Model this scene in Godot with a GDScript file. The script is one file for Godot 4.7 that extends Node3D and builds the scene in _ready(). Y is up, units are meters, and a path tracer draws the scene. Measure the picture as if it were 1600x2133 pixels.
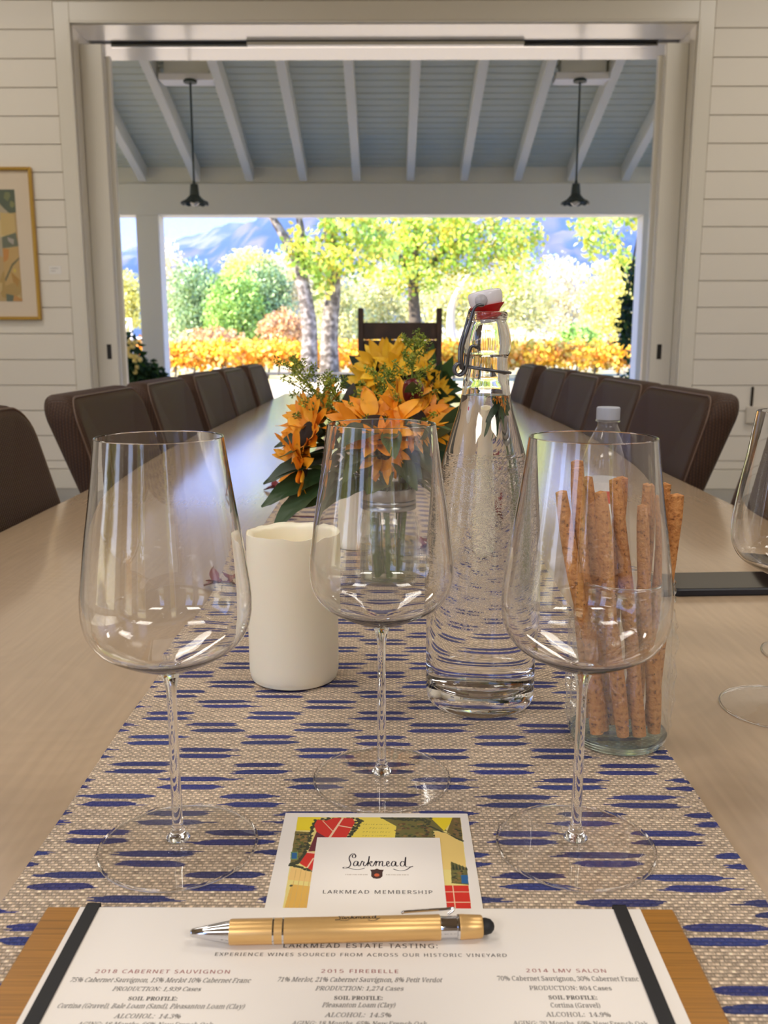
extends Node3D
# A tasting-room table set for three wines, looking out through a wide doorway to a porch and vineyard.
# Units are metres; the table runs along -z away from the camera; the table top is at y = 0.75.

const TT := 0.75          # table top
const WZ := -6.3          # room face of the doorway wall
const DX0 := -2.094       # doorway, left and right edge, and its height
const DX1 := 2.008
const DH := 3.079
const BZ := -10.2         # porch beam
var rng := RandomNumberGenerator.new()
var M := {}
var taken := {}

# ---------------------------------------------------------------- mesh building
class MB:
	var v := PackedVector3Array()
	var n := PackedVector3Array()
	var t := PackedVector2Array()
	var c := PackedColorArray()
	var i := PackedInt32Array()
	var tint := Color(1, 1, 1)
	func vert(p: Vector3, nn: Vector3, uv := Vector2.ZERO) -> int:
		v.append(p); n.append(nn); t.append(uv); c.append(tint)
		return v.size() - 1
	func tri(a: int, b: int, d: int) -> void:
		var g := (v[b] - v[a]).cross(v[d] - v[a])
		if g.dot(n[a] + n[b] + n[d]) > 0.0:
			i.append(a); i.append(d); i.append(b)
		else:
			i.append(a); i.append(b); i.append(d)
	func flat(p: Array, nn: Vector3, uvs := []) -> void:
		var s := v.size()
		for k in p.size():
			vert(p[k], nn, uvs[k] if uvs.size() else Vector2(p[k].x, p[k].z))
		for k in range(1, p.size() - 1):
			tri(s, s + k, s + k + 1)
	# rows of points -> smooth sheet; side = +1 keeps cross(row direction, column direction) as the normal
	func sheet(rows: Array, side := 1.0, around := false) -> void:
		var h := rows.size()
		var w: int = rows[0].size()
		var s := v.size()
		for r in h:
			for k in w:
				var k0 := k - 1
				var k1 := k + 1
				if around:
					k0 = (k - 1 + w - 1) % (w - 1)
					k1 = (k + 1) % (w - 1)
				else:
					k0 = maxi(0, k0)
					k1 = mini(w - 1, k1)
				var du: Vector3 = rows[r][k1] - rows[r][k0]
				var dv: Vector3 = rows[mini(h - 1, r + 1)][k] - rows[maxi(0, r - 1)][k]
				var nn := du.cross(dv)
				if nn.length_squared() < 1e-18:
					var rr := r + (1 if r < h / 2 else -1)
					du = rows[rr][k1] - rows[rr][k0]
					nn = du.cross(dv)
				vert(rows[r][k], nn.normalized() * side, Vector2(float(k) / (w - 1), float(r) / (h - 1)))
		for r in h - 1:
			for k in w - 1:
				var a := s + r * w + k
				tri(a, a + 1, a + w + 1)
				tri(a, a + w + 1, a + w)
	# profile of (radius, height); going up outside gives outward faces, coming down inside gives inward ones
	func lathe(p: Array, seg := 64, sharp := 0.6) -> void:
		var m := p.size()
		var len := 0.0
		for k in m - 1:
			len += (p[k + 1] - p[k]).length()
		var run := 0.0
		for k in m - 1:
			var d: Vector2 = (p[k + 1] - p[k]).normalized()
			var nn := Vector2(d.y, -d.x)
			var n0 := nn
			var n1 := nn
			if k > 0:
				var e: Vector2 = (p[k] - p[k - 1]).normalized()
				if d.dot(e) > sharp: n0 = (nn + Vector2(e.y, -e.x)).normalized()
			if k < m - 2:
				var e: Vector2 = (p[k + 2] - p[k + 1]).normalized()
				if d.dot(e) > sharp: n1 = (nn + Vector2(e.y, -e.x)).normalized()
			var s := v.size()
			var run2: float = run + (p[k + 1] - p[k]).length()
			for q in seg + 1:
				var a := TAU * q / seg
				var o := Vector3(cos(a), 0, sin(a))
				for e in 2:
					var pp: Vector2 = p[k + e]
					var ne := n1 if e else n0
					vert(o * pp.x + Vector3(0, pp.y, 0), o * ne.x + Vector3(0, ne.y, 0), Vector2(float(q) / seg, (run2 if e else run) / len))
			for q in seg:
				var a := s + q * 2
				if p[k].x > 1e-7: tri(a, a + 2, a + 3)
				if p[k + 1].x > 1e-7: tri(a, a + 3, a + 1)
			run = run2
	func tube(path: Array, rad, seg := 10, caps := true, round := false) -> void:
		var m := path.size()
		var up := Vector3.UP
		var d0: Vector3 = (path[1] - path[0]).normalized()
		if absf(d0.dot(up)) > 0.9: up = Vector3.RIGHT
		var side := d0.cross(up).normalized()
		var s := v.size()
		var ends := []
		for k in m:
			var d: Vector3 = (path[mini(m - 1, k + 1)] - path[maxi(0, k - 1)]).normalized()
			side = (side - d * side.dot(d)).normalized()
			var b := d.cross(side)
			var r: float = rad[k] if rad is Array else rad
			for q in seg + 1:
				var a := TAU * q / seg
				var o := side * cos(a) + b * sin(a)
				vert(path[k] + o * r, o, Vector2(float(q) / seg, float(k) / (m - 1)))
		for k in m - 1:
			for q in seg:
				var a := s + k * (seg + 1) + q
				tri(a, a + 1, a + seg + 2)
				tri(a, a + seg + 2, a + seg + 1)
		if caps:
			for e in 2:
				var k := 0 if e == 0 else m - 1
				var d: Vector3 = (path[1] - path[0]).normalized() * -1.0 if e == 0 else (path[m - 1] - path[m - 2]).normalized()
				var r: float = rad[k] if rad is Array else rad
				var base := s + k * (seg + 1)
				var bulge := r * 0.3 if round else 0.0
				var mid := vert(path[k] + d * bulge, d)
				var ring := []
				for q in seg + 1:
					var nn: Vector3 = (n[base + q] * (1.0 if round else 0.0) + d).normalized()
					ring.append(vert(v[base + q], nn, Vector2(0.5, 0.5)))
				for q in seg:
					tri(mid, ring[q], ring[q + 1])
	# box with chamfered edges
	func box(lo: Vector3, hi: Vector3, bev := 0.0) -> void:
		var ctr := (lo + hi) / 2
		var h := (hi - lo) / 2
		var b := minf(bev, minf(h.x, minf(h.y, h.z)) * 0.95)
		for ax in 3:
			var u := (ax + 1) % 3
			var w := (ax + 2) % 3
			for s: float in [-1.0, 1.0]:
				var nn := Vector3.ZERO
				nn[ax] = s
				var pts := []
				var uvs := []
				for q in [[-1, -1], [1, -1], [1, 1], [-1, 1]]:
					var p := ctr
					p[ax] += s * h[ax]
					p[u] += q[0] * (h[u] - b)
					p[w] += q[1] * (h[w] - b)
					pts.append(p)
					uvs.append(Vector2(p.z, p.y) if ax == 0 else (Vector2(p.x, p.z) if ax == 1 else Vector2(p.x, p.y)))
				flat(pts, nn, uvs)
		if b <= 0.0: return
		for ax in 3:
			var u := (ax + 1) % 3
			var w := (ax + 2) % 3
			for su in [-1.0, 1.0]:
				for sw in [-1.0, 1.0]:
					var nn := Vector3.ZERO
					nn[u] = su; nn[w] = sw
					var pts := []
					for q in [[-1, 0], [1, 0], [1, 1], [-1, 1]]:
						var p := ctr
						p[ax] += q[0] * (h[ax] - b)
						p[u] += su * (h[u] - (b if q[1] else 0.0))
						p[w] += sw * (h[w] - (0.0 if q[1] else b))
						pts.append(p)
					flat(pts, nn.normalized())
		for sx in [-1.0, 1.0]:
			for sy in [-1.0, 1.0]:
				for sz in [-1.0, 1.0]:
					var q := Vector3(sx, sy, sz)
					var p := ctr + q * h
					flat([p - Vector3(0, sy, sz) * b, p - Vector3(sx, 0, sz) * b, p - Vector3(sx, sy, 0) * b], q.normalized())
	# outline in (x, z), extruded from y0 to y1 with a chamfer
	func slab(o: PackedVector2Array, y0: float, y1: float, bev := 0.0) -> void:
		var m := o.size()
		var mid := Vector2.ZERO
		for p in o: mid += p / m
		var ins := PackedVector2Array()
		for p in o: ins.append(p - (p - mid).normalized() * bev)
		for e in 2:
			var s := v.size()
			for p in ins: vert(Vector3(p.x, y1 if e else y0, p.y), Vector3(0, 1 if e else -1, 0), p)
			var ix := Geometry2D.triangulate_polygon(ins)
			for k in range(0, ix.size(), 3): tri(s + ix[k], s + ix[k + 1], s + ix[k + 2])
		for k in m:
			var a := o[k]
			var b := o[(k + 1) % m]
			var d := (b - a).normalized()
			var nn := Vector3(d.y, 0, -d.x)
			if nn.dot(Vector3((a + b).x / 2 - mid.x, 0, (a + b).y / 2 - mid.y)) < 0: nn = -nn
			flat([Vector3(a.x, y0 + bev, a.y), Vector3(b.x, y0 + bev, b.y), Vector3(b.x, y1 - bev, b.y), Vector3(a.x, y1 - bev, a.y)], nn)
			if bev > 0:
				var ai := ins[k]
				var bi := ins[(k + 1) % m]
				flat([Vector3(a.x, y1 - bev, a.y), Vector3(b.x, y1 - bev, b.y), Vector3(bi.x, y1, bi.y), Vector3(ai.x, y1, ai.y)], (nn + Vector3.UP).normalized())
				flat([Vector3(a.x, y0 + bev, a.y), Vector3(b.x, y0 + bev, b.y), Vector3(bi.x, y0, bi.y), Vector3(ai.x, y0, ai.y)], (nn - Vector3.UP).normalized())
	func done(colours := false) -> ArrayMesh:
		var a := []
		a.resize(Mesh.ARRAY_MAX)
		a[Mesh.ARRAY_VERTEX] = v
		a[Mesh.ARRAY_NORMAL] = n
		a[Mesh.ARRAY_TEX_UV] = t
		if colours: a[Mesh.ARRAY_COLOR] = c
		a[Mesh.ARRAY_INDEX] = i
		var m := ArrayMesh.new()
		m.add_surface_from_arrays(Mesh.PRIMITIVE_TRIANGLES, a)
		return m

func numbered(called: String) -> String:
	if not taken.has(called):
		taken[called] = 0
		return called
	taken[called] += 1
	return "%s_%03d" % [called, taken[called]]
func thing(called: String, label: String, category: String, at := Vector3.ZERO, turn := 0.0, group := "") -> Node3D:
	var o := Node3D.new()
	o.name = numbered(called)
	add_child(o, true)
	o.position = at
	o.rotation.y = turn
	o.set_meta("label", label)
	o.set_meta("category", category)
	if group: o.set_meta("group", group)
	return o
func struct(called: String, label := "", category := "") -> Node3D:
	var o := Node3D.new()
	o.name = numbered(called)
	add_child(o, true)
	o.set_meta("kind", "structure")
	if label: o.set_meta("label", label)
	if category: o.set_meta("category", category)
	return o
func part(parent: Node3D, called: String, mesh: Mesh, m: Material, x := Transform3D()) -> MeshInstance3D:
	var o := MeshInstance3D.new()
	o.name = called
	o.mesh = mesh
	o.material_override = m
	o.transform = x
	parent.add_child(o, true)
	return o
func boxmesh(lo: Vector3, hi: Vector3, bev := 0.0) -> ArrayMesh:
	var b := MB.new()
	b.box(lo, hi, bev)
	return b.done()
func tubemesh(path: Array, rad, seg := 10, caps := true, round := false) -> ArrayMesh:
	var b := MB.new()
	b.tube(path, rad, seg, caps, round)
	return b.done()
func lathemesh(p: Array, seg := 64, sharp := 0.6) -> ArrayMesh:
	var b := MB.new()
	b.lathe(p, seg, sharp)
	return b.done()
func vv(a: Array) -> Array:
	var o := []
	for k in range(0, a.size(), 2): o.append(Vector2(a[k], a[k + 1]))
	return o
# Catmull-Rom through points
func curve(p: Array, each := 6) -> Array:
	var o := []
	for k in p.size() - 1:
		var a = p[maxi(0, k - 1)]
		var b = p[k]
		var c = p[k + 1]
		var d = p[mini(p.size() - 1, k + 2)]
		for s in each:
			var t := float(s) / each
			o.append(0.5 * ((2.0 * b) + (c - a) * t + (2.0 * a - 5.0 * b + 4.0 * c - d) * t * t + (3.0 * b - a - 3.0 * c + d) * t * t * t))
	o.append(p[-1])
	return o
func aim(at: Vector3, along: Vector3, twist := 0.0, size := 1.0) -> Transform3D:   # y axis along a direction
	var y := along.normalized()
	var x := y.cross(Vector3(0.31, 0.17, 0.93)).normalized()
	var b := Basis(x, y, x.cross(y)) * Basis(Vector3.UP, twist)
	return Transform3D(b.scaled_local(Vector3.ONE * size), at)
# the point that a ray of the photograph's lens meets at a distance d in front of the wall plane z = 0
func wp(px: float, py: float, d: float) -> Vector3:
	var p := deg_to_rad(10.7893)
	var w := deg_to_rad(0.3641)
	var a := (px - 800.0) / 1855.0
	var b := (1066.5 - py) / 1855.0
	var y := b * cos(p) - sin(p)
	var f := b * sin(p) + cos(p)
	var x := a * cos(w) - f * sin(w)
	var z := a * sin(w) + f * cos(w)
	return Vector3(x * d / z, 1.03 + y * d / z, -d)

# ---------------------------------------------------------------- materials
func rgb(r: float, g: float, b: float) -> Color:
	return Color(r / 255.0, g / 255.0, b / 255.0)
func mat(col: Color, rough := 0.6, metal := 0.0) -> StandardMaterial3D:
	var m := StandardMaterial3D.new()
	m.albedo_color = col
	m.roughness = rough
	m.metallic = metal
	return m
func noisetex(seed_: int, freq: float, size := 256, ramp := [], kind := FastNoiseLite.TYPE_SIMPLEX_SMOOTH, oct := 4, high := 0) -> NoiseTexture2D:
	var f := FastNoiseLite.new()
	f.seed = seed_
	f.frequency = freq
	f.noise_type = kind
	f.fractal_octaves = oct
	var t := NoiseTexture2D.new()
	t.width = size
	t.height = high if high else size
	t.seamless = true
	t.noise = f
	if ramp.size():
		var g := Gradient.new()
		g.offsets = PackedFloat32Array(ramp[0])
		g.colors = PackedColorArray(ramp[1])
		t.color_ramp = g
	return t
func tri_noise(m: StandardMaterial3D, t: Texture2D, scale: float, world := false) -> StandardMaterial3D:
	m.albedo_texture = t
	m.uv1_triplanar = true
	m.uv1_world_triplanar = world
	m.uv1_scale = Vector3.ONE * scale
	return m
func thin_glass(tint: Color, alpha := 0.02) -> StandardMaterial3D:
	var m := mat(Color(tint.r, tint.g, tint.b, alpha), 0.0)
	m.transparency = BaseMaterial3D.TRANSPARENCY_ALPHA
	m.cull_mode = BaseMaterial3D.CULL_DISABLED
	return m
func solid_glass(tint: Color, scale := 0.05) -> StandardMaterial3D:
	var m := mat(Color(tint.r, tint.g, tint.b, 0.0), 0.0)
	m.transparency = BaseMaterial3D.TRANSPARENCY_ALPHA
	m.refraction_enabled = true
	m.refraction_scale = scale
	return m
func poly(im: Image, p: Array, col: Color) -> void:   # scanline fill, points in 0..1
	var w := im.get_width()
	var h := im.get_height()
	var lo := 1e9
	var hi := -1e9
	for q in p:
		lo = minf(lo, q.y * h)
		hi = maxf(hi, q.y * h)
	for y in range(maxi(0, int(lo)), mini(h, int(hi) + 1)):
		var xs := []
		for k in p.size():
			var a: Vector2 = p[k]
			var b: Vector2 = p[(k + 1) % p.size()]
			var ya := a.y * h
			var yb := b.y * h
			var yy := y + 0.5
			if (ya <= yy) != (yb <= yy):
				xs.append((a.x + (b.x - a.x) * (yy - ya) / (yb - ya)) * w)
		xs.sort()
		for k in range(0, xs.size() - 1, 2):
			var x0 := clampi(int(round(xs[k])), 0, w)
			var x1 := clampi(int(round(xs[k + 1])), 0, w)
			if x1 > x0: im.fill_rect(Rect2i(x0, y, x1 - x0, 1), col)
func blob(im: Image, cx: float, cy: float, r: float, col: Color, n := 9, jag := 0.35, squash := 1.0, turn := 0.0) -> void:
	var p := []
	for k in n:
		var a := TAU * k / n
		var q := Vector2(cos(a), sin(a) * squash) * r * (1.0 - jag * rng.randf())
		p.append(Vector2(cx, cy) + q.rotated(turn))
	poly(im, p, col)
func tex(im: Image) -> ImageTexture:
	return ImageTexture.create_from_image(im)

func materials() -> void:
	M.paint = mat(rgb(234, 227, 214), 0.45)
	M.trim = mat(rgb(228, 222, 208), 0.3)
	M.ceiling = mat(rgb(150, 128, 104), 0.7)
	M.back_wall = mat(rgb(112, 94, 76), 0.6)
	M.porch = mat(rgb(226, 223, 208), 0.6)
	M.porch_board = mat(rgb(204, 208, 190), 0.6)
	M.floor = tri_noise(mat(rgb(255, 255, 255), 0.35), noisetex(3, 0.01, 256, [[0.0, 1.0], [rgb(134, 134, 132), rgb(160, 158, 152)]]), 0.5, true)
	M.dark = mat(rgb(30, 28, 26), 0.5)
	M.bronze = mat(rgb(58, 52, 46), 0.35, 0.8)
	M.lamp_metal = mat(rgb(58, 66, 60), 0.45, 0.3)
	M.bulb = mat(rgb(236, 228, 210), 0.15)
	M.gold = mat(rgb(196, 158, 78), 0.35, 0.8)
	M.steel = mat(rgb(190, 190, 190), 0.2, 1.0)
	M.chrome = mat(rgb(215, 215, 218), 0.08, 1.0)
	M.wire = mat(rgb(98, 98, 102), 0.32, 0.9)
	M.black = mat(rgb(26, 26, 28), 0.6)
	M.white = mat(rgb(238, 234, 228), 0.5)
	M.glass = thin_glass(Color(1, 1, 1), 0.0)
	M.solid = solid_glass(Color(1, 1, 1))
	M.pane = thin_glass(Color(1, 1, 1), 0.0)
	table_wood()
	bamboo()
	wicker()
	linen()
func table_wood() -> void:
	var w := 512
	var h := 1024
	var f := FastNoiseLite.new()
	f.seed = 5
	f.frequency = 1.0
	f.fractal_octaves = 3
	var g := FastNoiseLite.new()
	g.seed = 9
	g.frequency = 1.0
	g.fractal_octaves = 2
	var col := PackedByteArray()
	col.resize(w * h * 3)
	var hgt := PackedByteArray()
	hgt.resize(w * h)
	for y in h:
		var fy := float(y) / h
		for x in w:
			var fx := float(x) / w
			# slow wandering rings: long along the grain, tight across it
			var wig := f.get_noise_2d(fx * 2.4, fy * 3.0) * 0.32
			var ring := (fx + wig) * 46.0
			var r := ring - floorf(ring)
			r = smoothstep(0.0, 0.75, r) * (1.0 - smoothstep(0.85, 1.0, r))
			var fibre := g.get_noise_2d(fx * 190.0, fy * 14.0)
			var broad := f.get_noise_2d(fx * 1.3 + 40.0, fy * 2.1)
			var l := 0.975 + 0.014 * r + 0.035 * fibre + 0.05 * broad
			var o := (y * w + x) * 3
			col[o] = clampi(int(186 * l), 0, 255)
			col[o + 1] = clampi(int(162 * l - 2.0 * broad), 0, 255)
			col[o + 2] = clampi(int(134 * l - 6.0 * broad), 0, 255)
			hgt[y * w + x] = clampi(int(120 + 90 * r + 60 * fibre), 0, 255)
	M.table = mat(Color(1, 1, 1), 0.2)
	M.table.albedo_texture = tex(Image.create_from_data(w, h, false, Image.FORMAT_RGB8, col))
	M.table.heightmap_enabled = true
	M.table.heightmap_scale = 0.009
	M.table.heightmap_texture = tex(Image.create_from_data(w, h, false, Image.FORMAT_L8, hgt))
	M.table.clearcoat_enabled = true
	M.table.clearcoat = 0.6
	M.table.clearcoat_roughness = 0.1
	M.table.uv1_scale = Vector3(1.0 / 1.2, 1.0 / 2.4, 1)
	M.table_leg = mat(rgb(176, 148, 118), 0.5)
func bamboo() -> void:
	var w := 256
	var h := 512
	var col := PackedByteArray()
	col.resize(w * h * 3)
	var g := FastNoiseLite.new()
	g.seed = 21
	g.frequency = 1.0
	var f := FastNoiseLite.new()
	f.seed = 22
	f.frequency = 1.0
	f.fractal_octaves = 2
	for y in h:
		var streak := g.get_noise_2d(0.0, y * 0.31)
		var line := 1.0 if g.get_noise_2d(33.0, y * 0.63) > 0.38 else 0.0
		for x in w:
			var s := streak * 0.5 + 0.6 * f.get_noise_2d(x * 0.016, y * 0.45)
			var dk: float = line * clampf(0.55 + f.get_noise_2d(x * 0.02 + 9.0, y * 0.2) * 1.4, 0.0, 1.0)
			var l := 1.0 + 0.2 * s - 0.34 * dk
			var o := (y * w + x) * 3
			col[o] = clampi(int(164 * l), 0, 255)
			col[o + 1] = clampi(int(112 * l), 0, 255)
			col[o + 2] = clampi(int(40 * l), 0, 255)
	M.bamboo = mat(Color(1, 1, 1), 0.38)
	M.bamboo.albedo_texture = tex(Image.create_from_data(w, h, false, Image.FORMAT_RGB8, col))
	M.bamboo.uv1_scale = Vector3(1.0 / 0.31, 1.0 / 0.22, 1)
func wicker() -> void:
	var w := 64
	var im := Image.create(w, w, false, Image.FORMAT_RGB8)
	var hg := Image.create(w, w, false, Image.FORMAT_L8)
	for y in w:
		for x in w:
			var u := fposmod(x / 16.0, 1.0)
			var row := int(y / 8.0)
			var vcell := fposmod(y / 8.0, 1.0)
			var over := 1.0 if (int(x / 16.0) + row) % 2 == 0 else 0.55
			var d := sin(PI * u) * 0.75 + 0.25
			var e := sin(PI * vcell)
			var hh := clampf(d * (0.45 + 0.55 * e * over), 0.0, 1.0)
			var l := 0.55 + 0.6 * hh + rng.randf_range(-0.06, 0.06)
			im.set_pixel(x, y, Color(72 * l / 255.0, 47 * l / 255.0, 30 * l / 255.0))
			hg.set_pixel(x, y, Color(hh, hh, hh))
	M.wicker = mat(Color(1, 1, 1), 0.55)
	M.wicker.metallic_specular = 0.36
	M.wicker.albedo_texture = tex(im)
	M.wicker.heightmap_enabled = true
	M.wicker.heightmap_texture = tex(hg)
	M.wicker.heightmap_scale = 0.16
	M.wicker.uv1_triplanar = true
	M.wicker.uv1_triplanar_sharpness = 6.0
	M.wicker.uv1_scale = Vector3.ONE * 38.0
	M.piping = mat(rgb(96, 72, 54), 0.4)
	M.chair_leg = mat(rgb(62, 44, 32), 0.45)
	M.dark_wood = tri_noise(mat(Color(1, 1, 1), 0.4), noisetex(8, 0.02, 128, [[0.0, 1.0], [rgb(44, 30, 24), rgb(72, 50, 40)]]), 3.0)
func linen() -> void:
	# plain weave: one tile holds two warp and four weft threads
	var w := 256
	var im := Image.create(w, w, false, Image.FORMAT_RGB8)
	var hg := Image.create(w, w, false, Image.FORMAT_L8)
	var tone := []
	for k in 64: tone.append(rng.randf_range(-0.07, 0.07))
	var slub := []
	for k in 8: slub.append(rng.randf_range(-0.05, 0.05))
	for y in w:
		for x in w:
			var cx := int(x / 32.0)
			var cy := int(y / 32.0)
			var u := fposmod(x / 32.0 + 0.10 * sin(TAU * y / 256.0), 1.0)
			var q := fposmod(y / 32.0, 1.0)
			# the fat weft shows on alternate cells, the thin warp between
			var hh := 0.0
			if (cx + cy) % 2 == 0:
				hh = pow(sin(PI * u), 0.6) * pow(sin(PI * q), 0.5)
			else:
				hh = 0.55 * pow(sin(PI * q), 0.8) * (1.0 - 0.6 * pow(sin(PI * u), 2.0))
			var l: float = 0.64 + 0.43 * hh + tone[cy * 8 + cx] + slub[cy] + rng.randf_range(-0.03, 0.03)
			im.set_pixel(x, y, Color(minf(1, 238 * l / 255.0), minf(1, 214 * l / 255.0), minf(1, 186 * l / 255.0)))
			hg.set_pixel(x, y, Color(hh, hh, hh))
	# the dyed dashes, pairs in staggered columns, one pixel row to a thread of weft is far finer than the weave
	var dw := 1536
	var dh := 1024
	var px := dw / 0.388
	var d := Image.create(dw, dh, false, Image.FORMAT_RGBA8)
	d.fill(Color(0.14, 0.2, 0.5, 0.0))
	var period := dh / 6.0
	for col in range(-1, 11):
		for row in 6:
			for pair in 2:
				var cx := (0.0275 + col * 0.0410 + rng.randf_range(-0.003, 0.003)) * px
				var cy := (row + 0.5 * (col % 2) + 0.06 + pair * 0.235) * period + rng.randf_range(-4, 4)
				var half := rng.randf_range(0.0175, 0.0225) * px
				var blue := Color.from_hsv(0.628 + rng.randf_range(-0.008, 0.008), 0.84 + rng.randf_range(-0.05, 0.04), 0.45 + rng.randf_range(-0.05, 0.06), 0.93)
				var tall := 25
				var skew := rng.randf_range(-0.25, 0.25)
				var reach := [0.0, 0.0, 0.0, 0.0, 0.0, 0.0, 0.0, 0.0, 0.0, 0.0]
				for k in 10: reach[k] = rng.randf_range(-0.16, 0.1) + (rng.randf_range(0.1, 0.45) if rng.randf() < 0.25 else 0.0)
				for yy in tall:
					var v := (yy + 0.5) / tall * 2.0 - 1.0
					var body := sqrt(maxf(0.0, 1.0 - v * v * 0.72))
					var q := int(yy / 5.0)
					var x0: float = cx - half * (body + reach[q] * 0.8) - skew * v * 30.0 + rng.randf_range(-3, 3)
					var x1: float = cx + half * (body + reach[q + 5] * 0.8) - skew * v * 30.0 + rng.randf_range(-3, 3)
					var iy := posmod(int(cy) + yy, dh)
					var a := clampi(int(x0), 0, dw)
					var b := clampi(int(x1), 0, dw)
					if b > a: d.fill_rect(Rect2i(a, iy, b - a, 1), blue)
	d.generate_mipmaps()
	M.linen = mat(Color(1, 1, 1), 0.9)
	M.linen.albedo_texture = tex(im)
	M.linen.heightmap_enabled = true
	M.linen.heightmap_texture = tex(hg)
	M.linen.heightmap_scale = 0.09
	M.linen.uv1_scale = Vector3(1.0 / 0.0224, 1.0 / 0.0192, 1)
	M.linen.detail_enabled = true
	M.linen.detail_albedo = tex(d)
	M.linen.detail_blend_mode = BaseMaterial3D.BLEND_MODE_MIX
	M.linen.detail_uv_layer = BaseMaterial3D.DETAIL_UV_2
	M.linen.uv2_scale = Vector3.ONE

# ---------------------------------------------------------------- build
func _ready() -> void:
	rng.seed = 20191
	var cam := Camera3D.new()
	cam.name = "camera"
	cam.position = Vector3(0, 1.03, 0)
	cam.rotation = Vector3(-deg_to_rad(10.7893), deg_to_rad(0.3641), 0)
	var lens := CameraAttributesPhysical.new()
	lens.frustum_focal_length = 20.873
	lens.frustum_focus_distance = 0.62
	lens.exposure_aperture = 11.0
	lens.frustum_near = 0.05
	lens.frustum_far = 6000.0
	cam.attributes = lens
	cam.fov = 59.792
	cam.near = 0.05
	cam.far = 6000.0
	cam.current = true
	add_child(cam)
	var env := Environment.new()
	env.background_mode = Environment.BG_SKY
	var sky := ProceduralSkyMaterial.new()
	sky.sky_top_color = Color(0.36, 0.56, 0.9)
	sky.sky_horizon_color = Color(0.95, 0.97, 1.0)
	sky.sky_curve = 0.12
	sky.sky_energy_multiplier = 1.9
	sky.ground_bottom_color = Color(0.35, 0.33, 0.28)
	sky.ground_horizon_color = Color(0.6, 0.6, 0.58)
	sky.sun_angle_max = 20.0
	env.sky = Sky.new()
	env.sky.sky_material = sky
	env.tonemap_mode = Environment.TONE_MAPPER_LINEAR
	env.tonemap_exposure = 1.06
	env.sdfgi_enabled = true
	env.ssao_enabled = true
	env.ssil_enabled = true
	env.volumetric_fog_enabled = true
	env.volumetric_fog_density = 0.0
	var we := WorldEnvironment.new()
	we.name = "environment"
	we.environment = env
	add_child(we)
	var sun := DirectionalLight3D.new()
	sun.name = "sun"
	sun.light_color = Color(1.0, 0.95, 0.86)
	sun.light_energy = 5.9
	sun.light_angular_distance = 0.6
	sun.shadow_enabled = true
	sun.look_at_from_position(Vector3(-0.72, 0.62, 0.3), Vector3.ZERO)
	add_child(sun)
	materials()
	for s in [[-1.6, -2.2, 1.8], [1.6, -2.2, 1.8], [-1.6, 0.0, 1.8], [1.6, 0.0, 1.8], [-1.6, 2.2, 4.6], [1.6, 2.2, 4.6], [-3.0, -4.5, 2.4], [3.0, -4.5, 2.4]]:
		ceiling_lamp(s[0], s[1], s[2])
	room()
	doorway()
	porch()
	outdoors()
	table()
	chairs()
	runner_and_menu()
	glasses()
	bottle()
	flowers()
	breadsticks()
	small_things()

func ceiling_lamp(x: float, z: float, power: float) -> void:
	var t := thing("ceiling_lamp", "white ceiling lamp out of view, %s, %s" % ["left of the table" if x < 0 else "right of the table", {-4.5: "nearest the doorway", -2.2: "second from the doorway", 0.0: "third from the doorway", 2.2: "nearest the back windows"}[z]], "lamp", Vector3(x, 3.9 if z < 2.0 else 2.85, z), 0.0, "ceiling lamps over the long table")
	if z > 2.0:
		for e in [-0.5, 0.5]: part(t, "rod", tubemesh([Vector3(e, 0, 0), Vector3(e, 1.05, 0)], 0.008, 8), M.bronze)
	part(t, "housing", boxmesh(Vector3(-0.66, -0.08, -0.36), Vector3(0.66, 0.0, 0.36), 0.01), M.white)
	var g := mat(Color(1, 1, 1), 0.6)
	g.emission_enabled = true
	g.emission = Color(1.0, 0.97, 0.93)
	g.emission_energy_multiplier = 2.0
	part(t, "diffuser", boxmesh(Vector3(-0.6, -0.09, -0.3), Vector3(0.6, -0.08, 0.3)), g)
	var l := AreaLight3D.new()
	l.name = "ceiling_light"
	l.light_color = Color(1.0, 0.97, 0.93)
	l.light_energy = power
	l.area_size = Vector2(1.2, 0.6)
	l.light_size = 0.6
	l.shadow_enabled = true
	l.position = Vector3(0, -0.1, 0)
	l.rotation.x = -PI / 2
	l.area_range = 14.0
	l.area_attenuation = 2.0
	t.add_child(l)

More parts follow.
